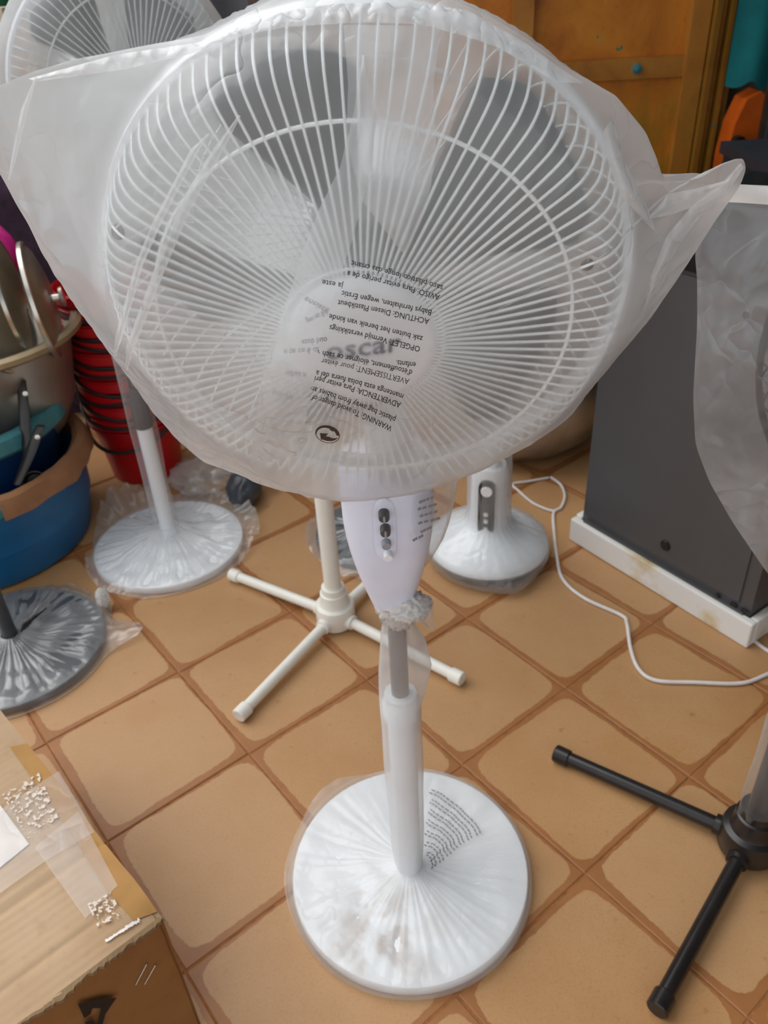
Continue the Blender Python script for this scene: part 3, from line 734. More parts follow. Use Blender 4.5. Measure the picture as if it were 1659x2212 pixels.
# green-dot style arrow emblem: ring and two swirling arrows
def swirl():
    polys = []
    ring = []
    N = 40
    vo = [(math.cos(2 * math.pi * i / N), math.sin(2 * math.pi * i / N)) for i in range(N)]; vi = [(0.93 * x, 0.93 * y) for x, y in vo]
    V = vo + vi; Fq = [(i, (i + 1) % N, N + (i + 1) % N, N + i) for i in range(N)]
    def band(a0, a1, ro, ri0, ri1, n=14):
        o = len(V)
        for i in range(n + 1):
            t = i / n; a = math.radians(a0 + (a1 - a0) * t); ri = ri0 + (ri1 - ri0) * t
            V.append((ro * math.cos(a), ro * math.sin(a))); V.append((ri * math.cos(a), ri * math.sin(a)))
        for i in range(n): Fq.append((o + 2 * i, o + 2 * i + 2, o + 2 * i + 3, o + 2 * i + 1))
    band(200, 75, 0.97, 0.90, 0.62); band(75, 8, 0.97, 0.62, 0.72)
    o = len(V); V.extend([(0.05, 0.55), (0.42, 0.98), (0.38, 0.42)]); Fq.append((o, o + 1, o + 2))
    o = len(V)
    for i in range(12):
        t = i / 11; a = math.radians(-5 - 120 * t)
        V.append((0.86 * math.cos(a), 0.74 * math.sin(a) - 0.02)); V.append(((0.86 - .5 * min(1, t * 2.2)) * math.cos(a), (0.74 - .5 * min(1, t * 2.2)) * math.sin(a) - 0.02))
    for i in range(11): Fq.append((o + 2 * i, o + 2 * i + 2, o + 2 * i + 3, o + 2 * i + 1))
    o = len(V); V.extend([(-0.62, -0.08), (0.05, 0.08), (-0.38, -0.86)]); Fq.append((o, o + 1, o + 2))
    return V, Fq
V, Fq = swirl(); ca, sa = math.cos(math.radians(14)), math.sin(math.radians(14)); pts = []
for x, y in V:
    X, Y = x * 27, -y * 19; pts.append(hitb(707.5 + X * ca - Y * sa, 938 + X * sa + Y * ca))
MB().add(pts, Fq).build('emblem', 'inkbrown', fb, smooth=False)

# ---- bag round the control box, tied below
MT['filmclear'] = film('clear_polythene', 0.14, 0.04, 0.82, crinkle=0.6, cscale=70, rough=0.14, gloss=1.3)
cb = empty('plastic_bag', (PX, PY, 0.58), 'clear plastic bag tied in a knot below the foreground fan control box', 'plastic bag')
EL = [(1020, 748, 992), (1060, 750, 985), (1085, 754, 981), (1120, 763, 972), (1160, 772, 957), (1200, 783, 934), (1235, 795, 905), (1262, 803, 885), (1285, 812, 880), (1310, 822, 884)]
rows = []
for i in range(46):
    py = 1020 + 290 * i / 45; xl = np.interp(py, [e[0] for e in EL], [e[1] for e in EL]); xr = np.interp(py, [e[0] for e in EL], [e[2] for e in EL])
    A_ = ony((xl + xr) / 2, py, PY); half = np.linalg.norm(ony(xr, py, PY) - ony(xl, py, PY)) / 2; r = []
    for j in range(73):
        q = 2 * math.pi * j / 72; wq = 0.0035 * nz(math.cos(q) * 6, math.sin(q) * 6, A_[2] * 14) + 0.002 * nz(math.cos(q) * 18, math.sin(q) * 18, A_[2] * 8)
        dd = max(0.018, min(half * 0.8, 0.064))
        r.append((A_[0] + (half + wq * 0.4) * math.cos(q), PY + (dd + wq) * math.sin(q), A_[2] + 0.5 * wq))
    rows.append(r)
MB().grid(rows).build('film', 'filmclear', cb, auto=False)
MT['filmbunch'] = film('bunched_polythene', 0.9, 0.0, 0.1, (0.97, 0.95, 0.92, 1), crinkle=1.0, cscale=90, rough=0.2, gloss=1.5)
def lump(c, rx, ry, rz, amp, fr, seed=0, n=26):
    rows = []
    for i in range(n + 1):
        th = math.pi * i / n; r = []
        for j in range(2 * n + 1):
            ph = 2 * math.pi * (j % (2 * n)) / (2 * n); d = Vector((math.sin(th) * math.cos(ph), math.sin(th) * math.sin(ph), math.cos(th)))
            k = 1 + amp * (1 - 2 * abs(mnoise.noise(d * fr + Vector((seed, 0, 0))))) + amp * 0.5 * mnoise.noise(d * fr * 2.7 + Vector((0, seed, 0)))
            r.append((c[0] + rx * d.x * k, c[1] + ry * d.y * k, c[2] + rz * d.z * k))
        rows.append(r)
    return MB().grid(rows)
kc = ony(858, 1305, PY)
m = lump(kc + np.array([0, 0, 0.0]), 0.022, 0.022, 0.030, 0.35, 3.0, 3)
k2 = ony(882, 1310, PY - 0.02); m2 = lump(k2, 0.022, 0.018, 0.015, 0.4, 2.6, 8); m.add(m2.v, m2.f)
m.build('knot', 'filmbunch', cb, auto=False)
tail = []
t0 = ony(895, 1305, PY - 0.022); t1 = ony(938, 1328, PY - 0.03)
for i in range(12):
    t = i / 11; c = t0 + (t1 - t0) * t; rad = 0.010 + 0.012 * math.sin(t * 2.6); r = []
    for j in range(25):
        q = 2 * math.pi * j / 24; w_ = 1 + 0.4 * nz(math.cos(q) * 3, math.sin(q) * 3, t * 3)
        r.append((c[0] + 0.004 * nz(q, t * 5), c[1] + rad * 0.7 * w_ * math.cos(q), c[2] + rad * w_ * math.sin(q)))
    tail.append(r)
MB().grid(tail).build('knot_tail', 'filmclear', cb, auto=False)
for i, (px_, py_, w_) in enumerate([(905, 1086, 30), (902, 1101, 44), (907, 1116, 40), (903, 1131, 50), (908, 1150, 26), (892, 1168, 22)]):
    for kx in range(4):
        x0 = px_ + kx * w_ / 4 + random.uniform(0, 3); p0 = ony(x0, py_ - 6 * kx * 0.5, PY - 0.060); p1 = ony(x0 + w_ / 5.5, py_ - 3 - 6 * kx * 0.5, PY - 0.060)
        MB().tube([p0, (p0 + p1) / 2 + np.array([0, 0, .0006]), p1], 0.0016, 5).build('print_mark', 'inkgrey', cb)

# ---- sleeve and base bag
MT['filmbase'] = film('base_polythene', 0.28, 0.02, 0.70, bd=0.002, col=(0.95, 0.95, 0.95, 1), crinkle=0.8, cscale=42, rough=0.2, dirt=((BX - 0.055, BY - 0.12, 0.03), 0.14, srgb(176, 146, 120)), gloss=1.4)
MT['filmsleeve'] = film('sleeve_polythene', 0.30, 0.06, 0.64, crinkle=0.3, cscale=30, rough=0.15, gloss=1.4)
def crumple_disc(name, c, pole, R, ztop, parent, mat, flare, amp=0.004, seed=0, rp=0.021, zp=0.05, n_t=220, n_r=48, drop=0.004, lift=0.25):
    rows = []
    for k in range(n_r + 1):
        row = []
        for i in range(n_t + 1):
            t = 2 * math.pi * (i % n_t) / n_t; fl = flare(t)
            ex = np.array([c[0] + R * math.cos(t), c[1] + R * math.sin(t)]); ctr = np.array(pole)
            u = k / n_r; kk = 0.78
            rad = nz(math.cos(t) * 9 + seed, math.sin(t) * 9, 0.3); rad2 = nz(math.cos(t) * 22 + seed, math.sin(t) * 22, 1.3)
            if u <= kk:
                w_ = u / kk; st = ctr + unit(ex - ctr) * rp; p = st + (ex - st) * w_
                cr = (1 - 2 * abs(rad)) * 0.5 + 0.3 * rad2 + 0.8 * nz(p[0] * 22 + seed, p[1] * 22, 2.2)
                z = ztop + (zp - ztop) * (1 - w_) ** 2.6 + 0.002 + amp * max(-0.25, cr) * min(1, w_ * 4) * (1 if w_ < 0.9 else (1 - w_) * 10)
            else:
                w_ = (u - kk) / (1 - kk); od = unit(ex - np.array(c)); ext = 0.003 + fl * w_
                p = ex + od * (0.0035 * math.sin(min(1, w_ * 3) * math.pi / 2) + ext * w_)
                zt = ztop + 0.002; zl = drop + min(0.075, max(0, fl - 0.01) * lift) * (0.55 + 0.9 * abs(rad)) * (1 if fl > 0.01 else 0)
                z = zt + (zl - zt) * min(1, w_ * (1.0 if fl > 0.01 else 1.2)) + amp * 0.8 * nz(p[0] * 40, p[1] * 40, seed) * w_ * (fl > 0.01)
                z = max(z, 0.003)
            row.append((p[0], p[1], z))
        rows.append(row)
    return MB().grid(rows).build(name, mat, parent, auto=False)
bb = empty('plastic_sleeve', (BX, BY, 0), 'thin dirty plastic wrapping round the foreground fan base and pole', 'plastic sheet')
def flA(t):
    d = math.degrees(t) % 360
    return 0.030 * math.exp(-((d - 128) / 22) ** 2) + 0.012 * math.exp(-((d - 80) / 16) ** 2) + 0.010 * math.exp(-((d - 172) / 22) ** 2)
crumple_disc('base_film', (BX, BY), (PX, PY), BR + 0.001, 0.0255, bb, 'filmbase', flA, 0.006, 2, rp=0.0225, zp=0.044)
rows = []
for i in range(60):
    z = 0.042 + (0.595 - 0.042) * i / 59
    rr = np.interp(z, [0.04, 0.1, 0.3, 0.42, 0.5, 0.56, 0.595], [0.0225, 0.026, 0.0295, 0.0295, 0.0275, 0.022, 0.016])
    bul = np.interp(z, [0.0, 0.43, 0.45, 0.5, 0.545, 0.57, 0.6], [0, 0, 0.006, 0.016, 0.014, 0.005, 0])
    r = []
    for j in range(49):
        q = 2 * math.pi * j / 48; w_ = 0.0018 * nz(math.cos(q) * 3, math.sin(q) * 3, z * 9) + 0.0012 * nz(math.cos(q) * 9, math.sin(q) * 9, z * 5)
        sidex = max(0, math.cos(q)) ** 2
        r.append((PX + (rr + w_) * math.cos(q) + bul * sidex, PY + (rr + w_) * math.sin(q), z))
    rows.append(r)
MB().grid(rows).build('pole_film', 'filmsleeve', bb, auto=False)
# wavy print on the base film
def hit_base(x, y):
    z = 0.03
    for _ in range(8):
        p = onz(x, y, z); r_ = math.hypot(p[0] - PX, p[1] - PY); w_ = min(1, max(0, (r_ - .022) / 0.17)); z = 0.0255 + 0.0185 * (1 - w_) ** 2.6 + 0.0065
    return p
for k in range(7):
    for dbl in range(2):
        st = np.array([932 + k * 16.5 + dbl * 7, 1874 - k * 12.0 - dbl * 5]); en = np.array([914 + dbl * 5 + k * 1.5, 1708 + (6 - k) * 23 - dbl * 6])
        n = 9 + k
        for q in range(n):
            t = q / n; t2 = (q + 0.62) / n
            wv = lambda tt: st + (en - st) * tt + np.array([8 * math.sin(tt * math.pi) + 2.5 * math.sin(tt * 16 + k), -6 * math.sin(tt * math.pi) + 2.0 * math.cos(tt * 13 + k)])
            p0, p1 = hit_base(*wv(t)), hit_base(*wv(t2))
            if math.hypot(p0[0] - PX, p0[1] - PY) < 0.032: continue
            MB().tube([p0, p1], 0.0012, 4).build('print_mark', 'inkgrey', bb)

# ================================================================== WHITE CROSS-BASE FAN
WC = onz(727, 1345, 0)
wf = empty('cross_base_fan', (WC[0], WC[1], 0), 'unwrapped white fan on four tube legs behind the foreground fan', 'fan')
tips = [onz(500, 1250), onz(516, 1560), onz(1000, 1480)]
angs = [math.atan2(t[1] - WC[1], t[0] - WC[0]) for t in tips]; Ls = [math.hypot(t[0] - WC[0], t[1] - WC[1]) - 0.005 for t in tips]
angs.append((angs[0] - math.pi / 2)); Ls.append(0.325)
cross_base(wf, WC, angs, Ls, 'offwhite', 0.046, 0.0125)
MB().lathe([(0, 0.1), (0.0195, 0.1), (0.0195, 0.55), (0.015, 0.555), (0.013, 0.56), (0.013, 0.8), (0, 0.8)], 24, Tr(WC[0], WC[1])).build('pole', 'offwhite', wf)
control_box(wf, WC[:2], (-0.2, -1, 0), 'offwhite', 0.045, 0.72, 0.88)
HW = np.array([WC[0] + 0.0, WC[1] - 0.10, 0.93]); fan_head(wf, HW, (0.0, -1, 0.05), 'greywire', 'offwhite', True, False, 60, 0.4)

# ================================================================== LEFT REAR FAN (white round base)
LC = onz(368, 1160, .02)
lf = empty('pedestal_fan', (LC[0], LC[1], 0), 'white round-base pedestal fan in crumpled plastic beside the red buckets', 'fan')
lbc = (onz(208, 1165, .02)[:2] + onz(526, 1175, .02)[:2]) / 2
round_base(lf, lbc, 0.198, 'white', 0.02)
MB().lathe([(0, 0.02), (0.0205, 0.02), (0.0195, 0.365), (0, 0.365)], 24, Tr(LC[0], LC[1])).build('lower_tube', 'white', lf)
MB().lathe([(0, 0.36), (0.0215, 0.36), (0.0215, 0.43), (0.016, 0.445), (0.016, 0.47), (0, 0.47)], 20, Tr(LC[0], LC[1])).build('height_collar', 'knobdark', lf)
MB().lathe([(0, 0.46), (0.0125, 0.46), (0.0125, 0.82), (0, 0.82)], 20, Tr(LC[0], LC[1])).build('inner_pole', 'chrome', lf)
control_box(lf, LC[:2], (0.6, -1, 0), 'coolwhite', 0.045, 0.75, 0.93)
HL = atd(275, 195, 1.60); AL = unit((0.55, -0.83, -0.05))
MB().tube([(LC[0], LC[1], 0.9), (LC[0], LC[1], 1.02), tuple(HL - AL * 0.13)], [0.024, 0.024, 0.03], 14).build('neck', 'white', lf)
fan_head(lf, HL, AL, 'greywire', 'white', True, False, 84, 0.9)
MT['filmfar'] = film('far_polythene', 0.34, 0.25, 0.41, crinkle=0.5, cscale=30, gloss=1.5)
OUTL = [(0.243 * math.cos(t) * (1 + 0.03 * nz(math.cos(t) * 3, math.sin(t) * 3)), 0.243 * math.sin(t) * (1 + 0.05 * nz(math.cos(t) * 2, math.sin(t) * 2, 4))) for t in np.linspace(0, 2 * math.pi, 60, endpoint=False)]
bl = Bag(HL, AL, OUTL, (0, 0), FOB, BOB, wr=0.003, seed=11, h=0.008, iters=400, n_t=160, n_r=34, px=False)
lb = empty('plastic_bag', tuple(HL - np.array([0, 0, .25])), 'crinkled clear plastic bag over the fan head at the top left', 'plastic bag')
bl.sheet(True).build('front_sheet', 'filmfar', lb, auto=False); bl.sheet(False).build('back_sheet', 'filmfar', lb, auto=False)
MT['filmcrumple'] = film('crumpled_polythene', 0.26, 0.02, 0.72, crinkle=1.0, cscale=34, rough=0.2, gloss=2.6)
ls = empty('plastic_sleeve', (lbc[0], lbc[1], 0), 'crumpled clear plastic wrapping spread round the white base beside the blue tub', 'plastic sheet')
def flL(t):
    d = math.degrees(t) % 360
    return 0.022 + 0.018 * math.sin(3 * t + 1) * (1 if 0 < d < 190 else 0.3) + 0.035 * math.exp(-((d - 130) / 22) ** 2) + 0.03 * math.exp(-((d - 60) / 28) ** 2) - 0.016 * math.exp(-((d - 275) / 50) ** 2)
crumple_disc('base_film', lbc, LC[:2], 0.199, 0.022, ls, 'filmcrumple', flL, 0.013, 5, rp=0.026, zp=0.06, lift=1.6)
rows = []
for i in range(30):
    z = 0.06 + 0.72 * i / 29
    rows.append([(LC[0] - 0.004 + (0.028 + 0.004 * nz(math.cos(q) * 2, math.sin(q) * 2, z * 7)) * math.cos(q) * 1.15, LC[1] + 0.028 * math.sin(q), z) for q in np.linspace(0, 2 * math.pi, 33)])
MB().grid(rows).build('pole_film', 'filmclear', ls, auto=False)

# ================================================================== DARK ROUND-BASE FAN at left edge
DC = onz(30, 1390, .02)
df = empty('pedestal_fan', (DC[0], DC[1], 0), 'dark grey round-base pedestal fan wrapped in plastic at the left edge', 'fan')
dbc = (DC[0] + 0.002, DC[1] - 0.005)
round_base(df, dbc, 0.205, 'darkgrey', 0.02)
MB().lathe([(0, 0.02), (0.016, 0.02), (0.016, 0.5), (0.012, 0.5), (0.012, 0.8), (0, 0.8)], 22, Tr(DC[0], DC[1])).build('pole', 'darkgrey', df)
control_box(df, DC[:2], (0.3, -1, 0), 'darkgrey', 0.045, 0.72, 0.9)
fan_head(df, np.array([DC[0] - 0.03, DC[1] - 0.1, 1.05]), (-0.3, -1, 0), 'blackwire', 'darkgrey', True, False, 60, 0.2)
MT['filmdark'] = film('wrinkled_polythene', 0.20, 0.02, 0.78, crinkle=1.0, cscale=26, rough=0.22, gloss=4.0)
ds = empty('plastic_sleeve', (dbc[0], dbc[1], 0), 'wrinkled clear plastic with knotted tail over the dark round base', 'plastic sheet')
tl = onz(300, 1362, .01); kt = onz(222, 1292, .035)
tta = math.degrees(math.atan2(tl[1] - dbc[1], tl[0] - dbc[0])); tka = math.degrees(math.atan2(kt[1] - dbc[1], kt[0] - dbc[0]))
ltl = math.hypot(tl[0] - dbc[0], tl[1] - dbc[1]) - 0.206; lkt = math.hypot(kt[0] - dbc[0], kt[1] - dbc[1]) - 0.206
def wd(d, c): return (d - c + 180) % 360 - 180
def flD(t):
    d = math.degrees(t)
    return 0.006 + max(0, ltl) * math.exp(-(wd(d, tta) / 10) ** 2) + max(0, lkt) * math.exp(-(wd(d, tka) / 8) ** 2) + 0.02 * math.exp(-(wd(d, 75) / 25) ** 2)
crumple_disc('base_film', dbc, DC[:2], 0.206, 0.022, ds, 'filmdark', flD, 0.014, 9, rp=0.020, zp=0.05)
m = lump(kt, 0.013, 0.013, 0.024, 0.35, 3, 2); m.build('knot', 'filmbunch', ds, auto=False)
for k in range(9):
    p0 = onz(52 + k * 6, 1345 - 4 * k, 0.05); p1 = onz(40 + k * 6, 1372 - 6 * k, 0.05)
    MB().tube([p0, (p0 + p1) / 2, p1], 0.0018, 4).build('print_mark', 'ink', ds)

# ================================================================== BLACK CROSS-BASE FAN at right edge
KC = onz(1612, 1832, 0)
kf = empty('cross_base_fan', (KC[0], KC[1], 0), 'black fan on tube legs at the right edge with bagged head', 'fan')
tips = [onz(1196, 1637), onz(1414, 2196)]
angs = [math.atan2(t[1] - KC[1], t[0] - KC[0]) for t in tips]; Ls = [math.hypot(t[0] - KC[0], t[1] - KC[1]) - 0.005 for t in tips]
angs += [angs[0] + math.pi, angs[1] + math.pi]; Ls += [0.36, 0.36]
cross_base(kf, KC, angs, Ls, 'black', 0.050, 0.0130)
MB().lathe([(0, 0.1), (0.0185, 0.1), (0.0185, 0.5), (0.013, 0.51), (0.013, 0.75), (0, 0.75)], 24, Tr(KC[0], KC[1])).build('pole', 'black', kf)
control_box(kf, KC[:2], (0, -1, 0), 'black', 0.045, 0.68, 0.85)
HK = np.array([KC[0] + 0.02, KC[1] - 0.10, 0.95]); AK = unit((-0.30, -0.95, 0.05))
MB().tube([(KC[0], KC[1], 0.82), (KC[0], KC[1], 0.9), tuple(HK - AK * 0.13)], [0.024, 0.024, 0.03], 14).build('neck', 'black', kf)
fan_head(kf, HK, AK, 'blackwire', 'black', True, False, 84, 0.5, cap='black', blade_mat='black')
OUTK = [(1530, 415), (1508, 500), (1500, 545), (1506, 600), (1506, 700), (1497, 860), (1502, 960), (1532, 1040), (1584, 1130), (1659, 1240), (1760, 1330), (2000, 1400), (2350, 1340), (2600, 1050), (2640, 760),
        (2500, 500), (2200, 420), (1900, 405), (1659, 403), (1594, 397)]
bk = Bag(HK, AK, OUTK, (1950, 800), FOB, BOB, wr=0.003, seed=21, h=0.008, iters=500, n_t=240, n_r=50)
MT['filmright'] = film('crinkled_grey_polythene', 0.15, 0.15, 0.70, (0.88, 0.88, 0.9, 1), crinkle=1.0, cscale=30, bd=0.004, gloss=2.4, holes=[(bk.hit(1612, 681), 0.004)])
kb = empty('plastic_bag', tuple(HK - np.array([0, 0, .25])), 'crinkled plastic bag over the black fan head at the right edge', 'plastic bag')
bk.sheet(True).build('front_sheet', 'filmright', kb, auto=False); bk.sheet(False).build('back_sheet', 'filmright', kb, auto=False)
bk.strip([(1545, 405), (1594, 398), (1700, 403), (1900, 408)], [(1555, 436), (1600, 438), (1700, 445), (1900, 450)], 0.006, 40, 6, 0.001, 0.004).build('hem', 'filmbunch', kb, auto=False)
rows = []
for i in range(24):
    z = 0.10 + 0.5 * i / 23
    rows.append([(KC[0] + (0.026 + 0.004 * nz(math.cos(q) * 2, math.sin(q) * 2, z * 9) - 0.02 * max(0, 0.13 - z)) * math.cos(q) * 1.2, KC[1] + 0.028 * math.sin(q), z) for q in np.linspace(0, 2 * math.pi, 33)])
ks = tag(MB().grid(rows).build('plastic_sleeve', 'filmclear', auto=False), 'clear plastic sleeve round the black fan pole at the right edge', 'plastic sheet')

# ================================================================== WHITE BELL-BASE FAN
VX, VY = 0.262, 1.695
vf = empty('pedestal_fan', (VX, VY, 0), 'white bell-base fan with dark button panel behind the foreground fan', 'fan')
MB().lathe([(0, 0.0), (0.132, 0.0), (0.138, 0.012), (0.136, 0.036), (0, 0.036)], 48, Tr(VX, VY)).build('foot_ring', 'black', vf)
MB().lathe([(0, 0.034), (0.146, 0.034), (0.153, 0.038), (0.153, 0.044), (0.144, 0.056), (0.112, 0.076), (0.075, 0.092), (0.052, 0.108), (0.046, 0.126), (0.044, 0.26), (0.040, 0.275), (0, 0.278)], 64, Tr(VX, VY)).build('bell_base', 'white', vf)
MB().lathe([(0, 0.27), (0.024, 0.27), (0.024, 0.75), (0, 0.75)], 24, Tr(VX + 0.0, VY)).build('pole', 'white', vf)
pd = unit((-0.28, -1, 0)); pc = np.array([VX, VY, 0]) + pd * 0.038
Fp = frame(pc, pd); out = []
for t in np.linspace(0, math.pi, 13): out.append((0.020 * math.cos(t), 0.205 + 0.050 + 0.020 * math.sin(t) - 0.02))
for t in np.linspace(math.pi, 2 * math.pi, 13): out.append((0.020 * math.cos(t), 0.115 + 0.020 * math.sin(t)))
n_ = len(out); m = MB(); m.add([tuple(Fp @ Vector((x, y, 0.012))) for x, y in out] + [tuple(Fp @ Vector((x, y, -0.03))) for x, y in out], [tuple(range(n_))] + [(i, n_ + i, n_ + (i + 1) % n_, (i + 1) % n_) for i in range(n_)])
pn = m.build('button_panel', 'panel', vf, smooth=False)
for (y, r_) in ((0.226, 0.0145), (0.160, 0.006), (0.140, 0.006), (0.117, 0.0055)):
    MB().lathe([(0, 0.016), (r_ * 0.9, 0.016), (r_, 0.012), (0, 0.012)], 18, Fp @ Tr(0, y, 0)).build('button', 'white', pn)
fan_head(vf, np.array([VX, VY - 0.08, 0.86]), (0.1, -1, 0.05), 'greywire', 'white', True, False, 60, 0.3)
MT['filmbell'] = film('milky_polythene', 0.28, 0.02, 0.70, crinkle=1.0, cscale=34, gloss=2.2, bd=0.003)
rows = []
VP = [(0.030, 0.40), (0.050, 0.30), (0.052, 0.2), (0.053, 0.135), (0.058, 0.112), (0.082, 0.095), (0.117, 0.081), (0.148, 0.061), (0.1575, 0.044), (0.156, 0.034), (0.152, 0.020), (0.150, 0.006)]
for (r_, z) in curve_pts(VP, 3):
    row = []
    for j in range(97):
        q = 2 * math.pi * (j % 96) / 96; w_ = 0.006 * nz(math.cos(q) * 7, math.sin(q) * 7, z * 9) + 0.004 * abs(nz(math.cos(q) * 20, math.sin(q) * 20, z * 6))
        ex_ = 0.022 * math.exp(-(wd(math.degrees(q), 285) / 22) ** 2) * (1 if z < 0.03 else 0)
        row.append((VX + (r_ + max(w_, -0.001) + ex_) * math.cos(q), VY + (r_ + max(w_, -0.001) + ex_) * math.sin(q), z))
    rows.append(row)
tag(MB().grid(rows).build('plastic_bag', 'filmbell', auto=False), 'milky plastic wrapping over the white bell-shaped fan base', 'plastic bag')

# ================================================================== GREY CABINET IN A FOAM TRAY
FA = onz(1228, 1165); FB = onz(1612, 1402); fd = unit(FB - FA); fn = np.array([fd[1], -fd[0], 0]);
if fn @ (EYE - FA) < 0: fn = -fn
Wd = np.linalg.norm(FB - FA); Dp = 0.52
FF = Matrix(((fd[0], -fn[0], 0, FA[0]), (fd[1], -fn[1], 0, FA[1]), (0, 0, 1, 0), (0, 0, 0, 1)))    # local x along the front, y into the cabinet
fr = empty('steel_cabinet', tuple(FA + (fd * Wd / 2 - fn * Dp / 2)), 'tall grey steel appliance with black top standing in a white foam tray', 'appliance')
i0, i1, j0, j1 = 0.022, Wd - 0.022, 0.022, Dp - 0.022
MB().box((i0, j0, 0.03), (i1, j1, 0.765), FF).build('body', 'fridge', fr, smooth=False)
MB().box((i0 + 0.012, j0 - 0.004, 0.09), (i1 - 0.03, j0, 0.755), FF).build('front_panel', 'fridge', fr, smooth=False)
MB().box((i0 - 0.004, j0 - 0.008, 0.765), (i1 + 0.004, j1 + 0.004, 0.812), FF).box((i0, j0, 0.812), (i1, j1, 0.845), FF).build('top', 'fridgetop', fr, smooth=False)
ph = np.array([(0.638 - FA[0]), (1.512 - FA[1]), 0]) @ fd
MB().lathe([(0, 0.004), (0.012, 0.004), (0.0135, 0.001), (0.0135, -0.004), (0, -0.004)], 20, FF @ Tr(ph, j0 - 0.004, 0.13) @ Matrix.Rotation(math.pi / 2, 4, 'X')).build('plug', 'black', fr)
for (u, w_) in ((Wd * 0.80, 0.008), (Wd * 0.87, 0.014), (Wd * 0.92, 0.02)):
    MB().box((u, j0 - 0.006, 0.072), (u + w_, j0 - 0.003, 0.082), FF).build('slot', 'black', fr, smooth=False)
MB().box((i0 + 0.01, j0 - 0.010, 0.066), (i1 - 0.012, j0, 0.0735), FF).build('bottom_lip', 'fridge', fr, smooth=False)
m = MB()
def rim(lo, hi, z0, z1):
    m.box((lo[0], lo[1], z0), (hi[0], hi[1], z1), FF)
m.box((0.004, 0.004, 0.0), (Wd - 0.004, Dp - 0.004, 0.028), FF)
rim((0, 0), (Wd, 0.020), 0.0, 0.068); rim((0, Dp - 0.02), (Wd, Dp), 0.0, 0.068); rim((0, 0.02), (0.020, Dp - 0.02), 0.0, 0.074); rim((Wd - 0.02, 0.02), (Wd, Dp - 0.02), 0.0, 0.068)
tr = m.build('foam_tray', 'styro', smooth=False)
bvm = tr.modifiers.new('bevel', 'BEVEL'); bvm.width = 0.004; bvm.segments = 2
tag(tr, 'white polystyrene tray under the tall grey appliance', 'foam tray')

# ================================================================== ALUMINIUM POT
PXc = (0.435, 2.33)
pot = empty('cooking_pot', (PXc[0], PXc[1], 0), 'large round aluminium cooking pot left of the grey appliance', 'pot')
MB().lathe([(0, 0.004), (0.15, 0.004), (0.21, 0.02), (0.26, 0.065), (0.28, 0.13), (0.28, 0.24), (0.275, 0.30), (0.29, 0.305), (0.29, 0.31), (0.27, 0.31), (0.27, 0.14), (0.24, 0.07), (0.15, 0.018), (0, 0.016)], 56, Tr(*PXc)).build('pot_body', 'alu', pot)
for s_ in (-1, 1):
    MB().tube([(PXc[0] + s_ * 0.28, PXc[1] - 0.05, 0.25), (PXc[0] + s_ * 0.315, PXc[1] - 0.04, 0.26), (PXc[0] + s_ * 0.315, PXc[1] + 0.04, 0.26), (PXc[0] + s_ * 0.28, PXc[1] + 0.05, 0.25)], 0.007, 8).build('handle', 'alu', pot)

# ================================================================== CABLES
def cable(px_pts, r_, label):
    P = np.array([onz(x, y, r_) for x, y in px_pts]); C = curve_pts(P, 6)
    return tag(MB().tube(C, r_, 8).build('power_cable', 'cable'), label, 'cable')
cable([(1190, 1031), (1212, 1048), (1220, 1072), (1212, 1096), (1196, 1108), (1197, 1150), (1203, 1205), (1216, 1252), (1262, 1292), (1340, 1328), (1354, 1346), (1362, 1400), (1380, 1446), (1418, 1470), (1500, 1474), (1600, 1476), (1659, 1456), (1740, 1420)], 0.0042, 'white power cable curving across the tiles in front of the foam tray')
cable([(1185, 1032), (1140, 1040), (1108, 1046), (1122, 1062), (1150, 1086), (1180, 1100), (1196, 1104)], 0.004, 'short loop of white cable in front of the aluminium pot')
cable([(1610, 1362), (1634, 1388), (1670, 1412), (1720, 1430)], 0.0042, 'white cable end leaving the foam tray corner')

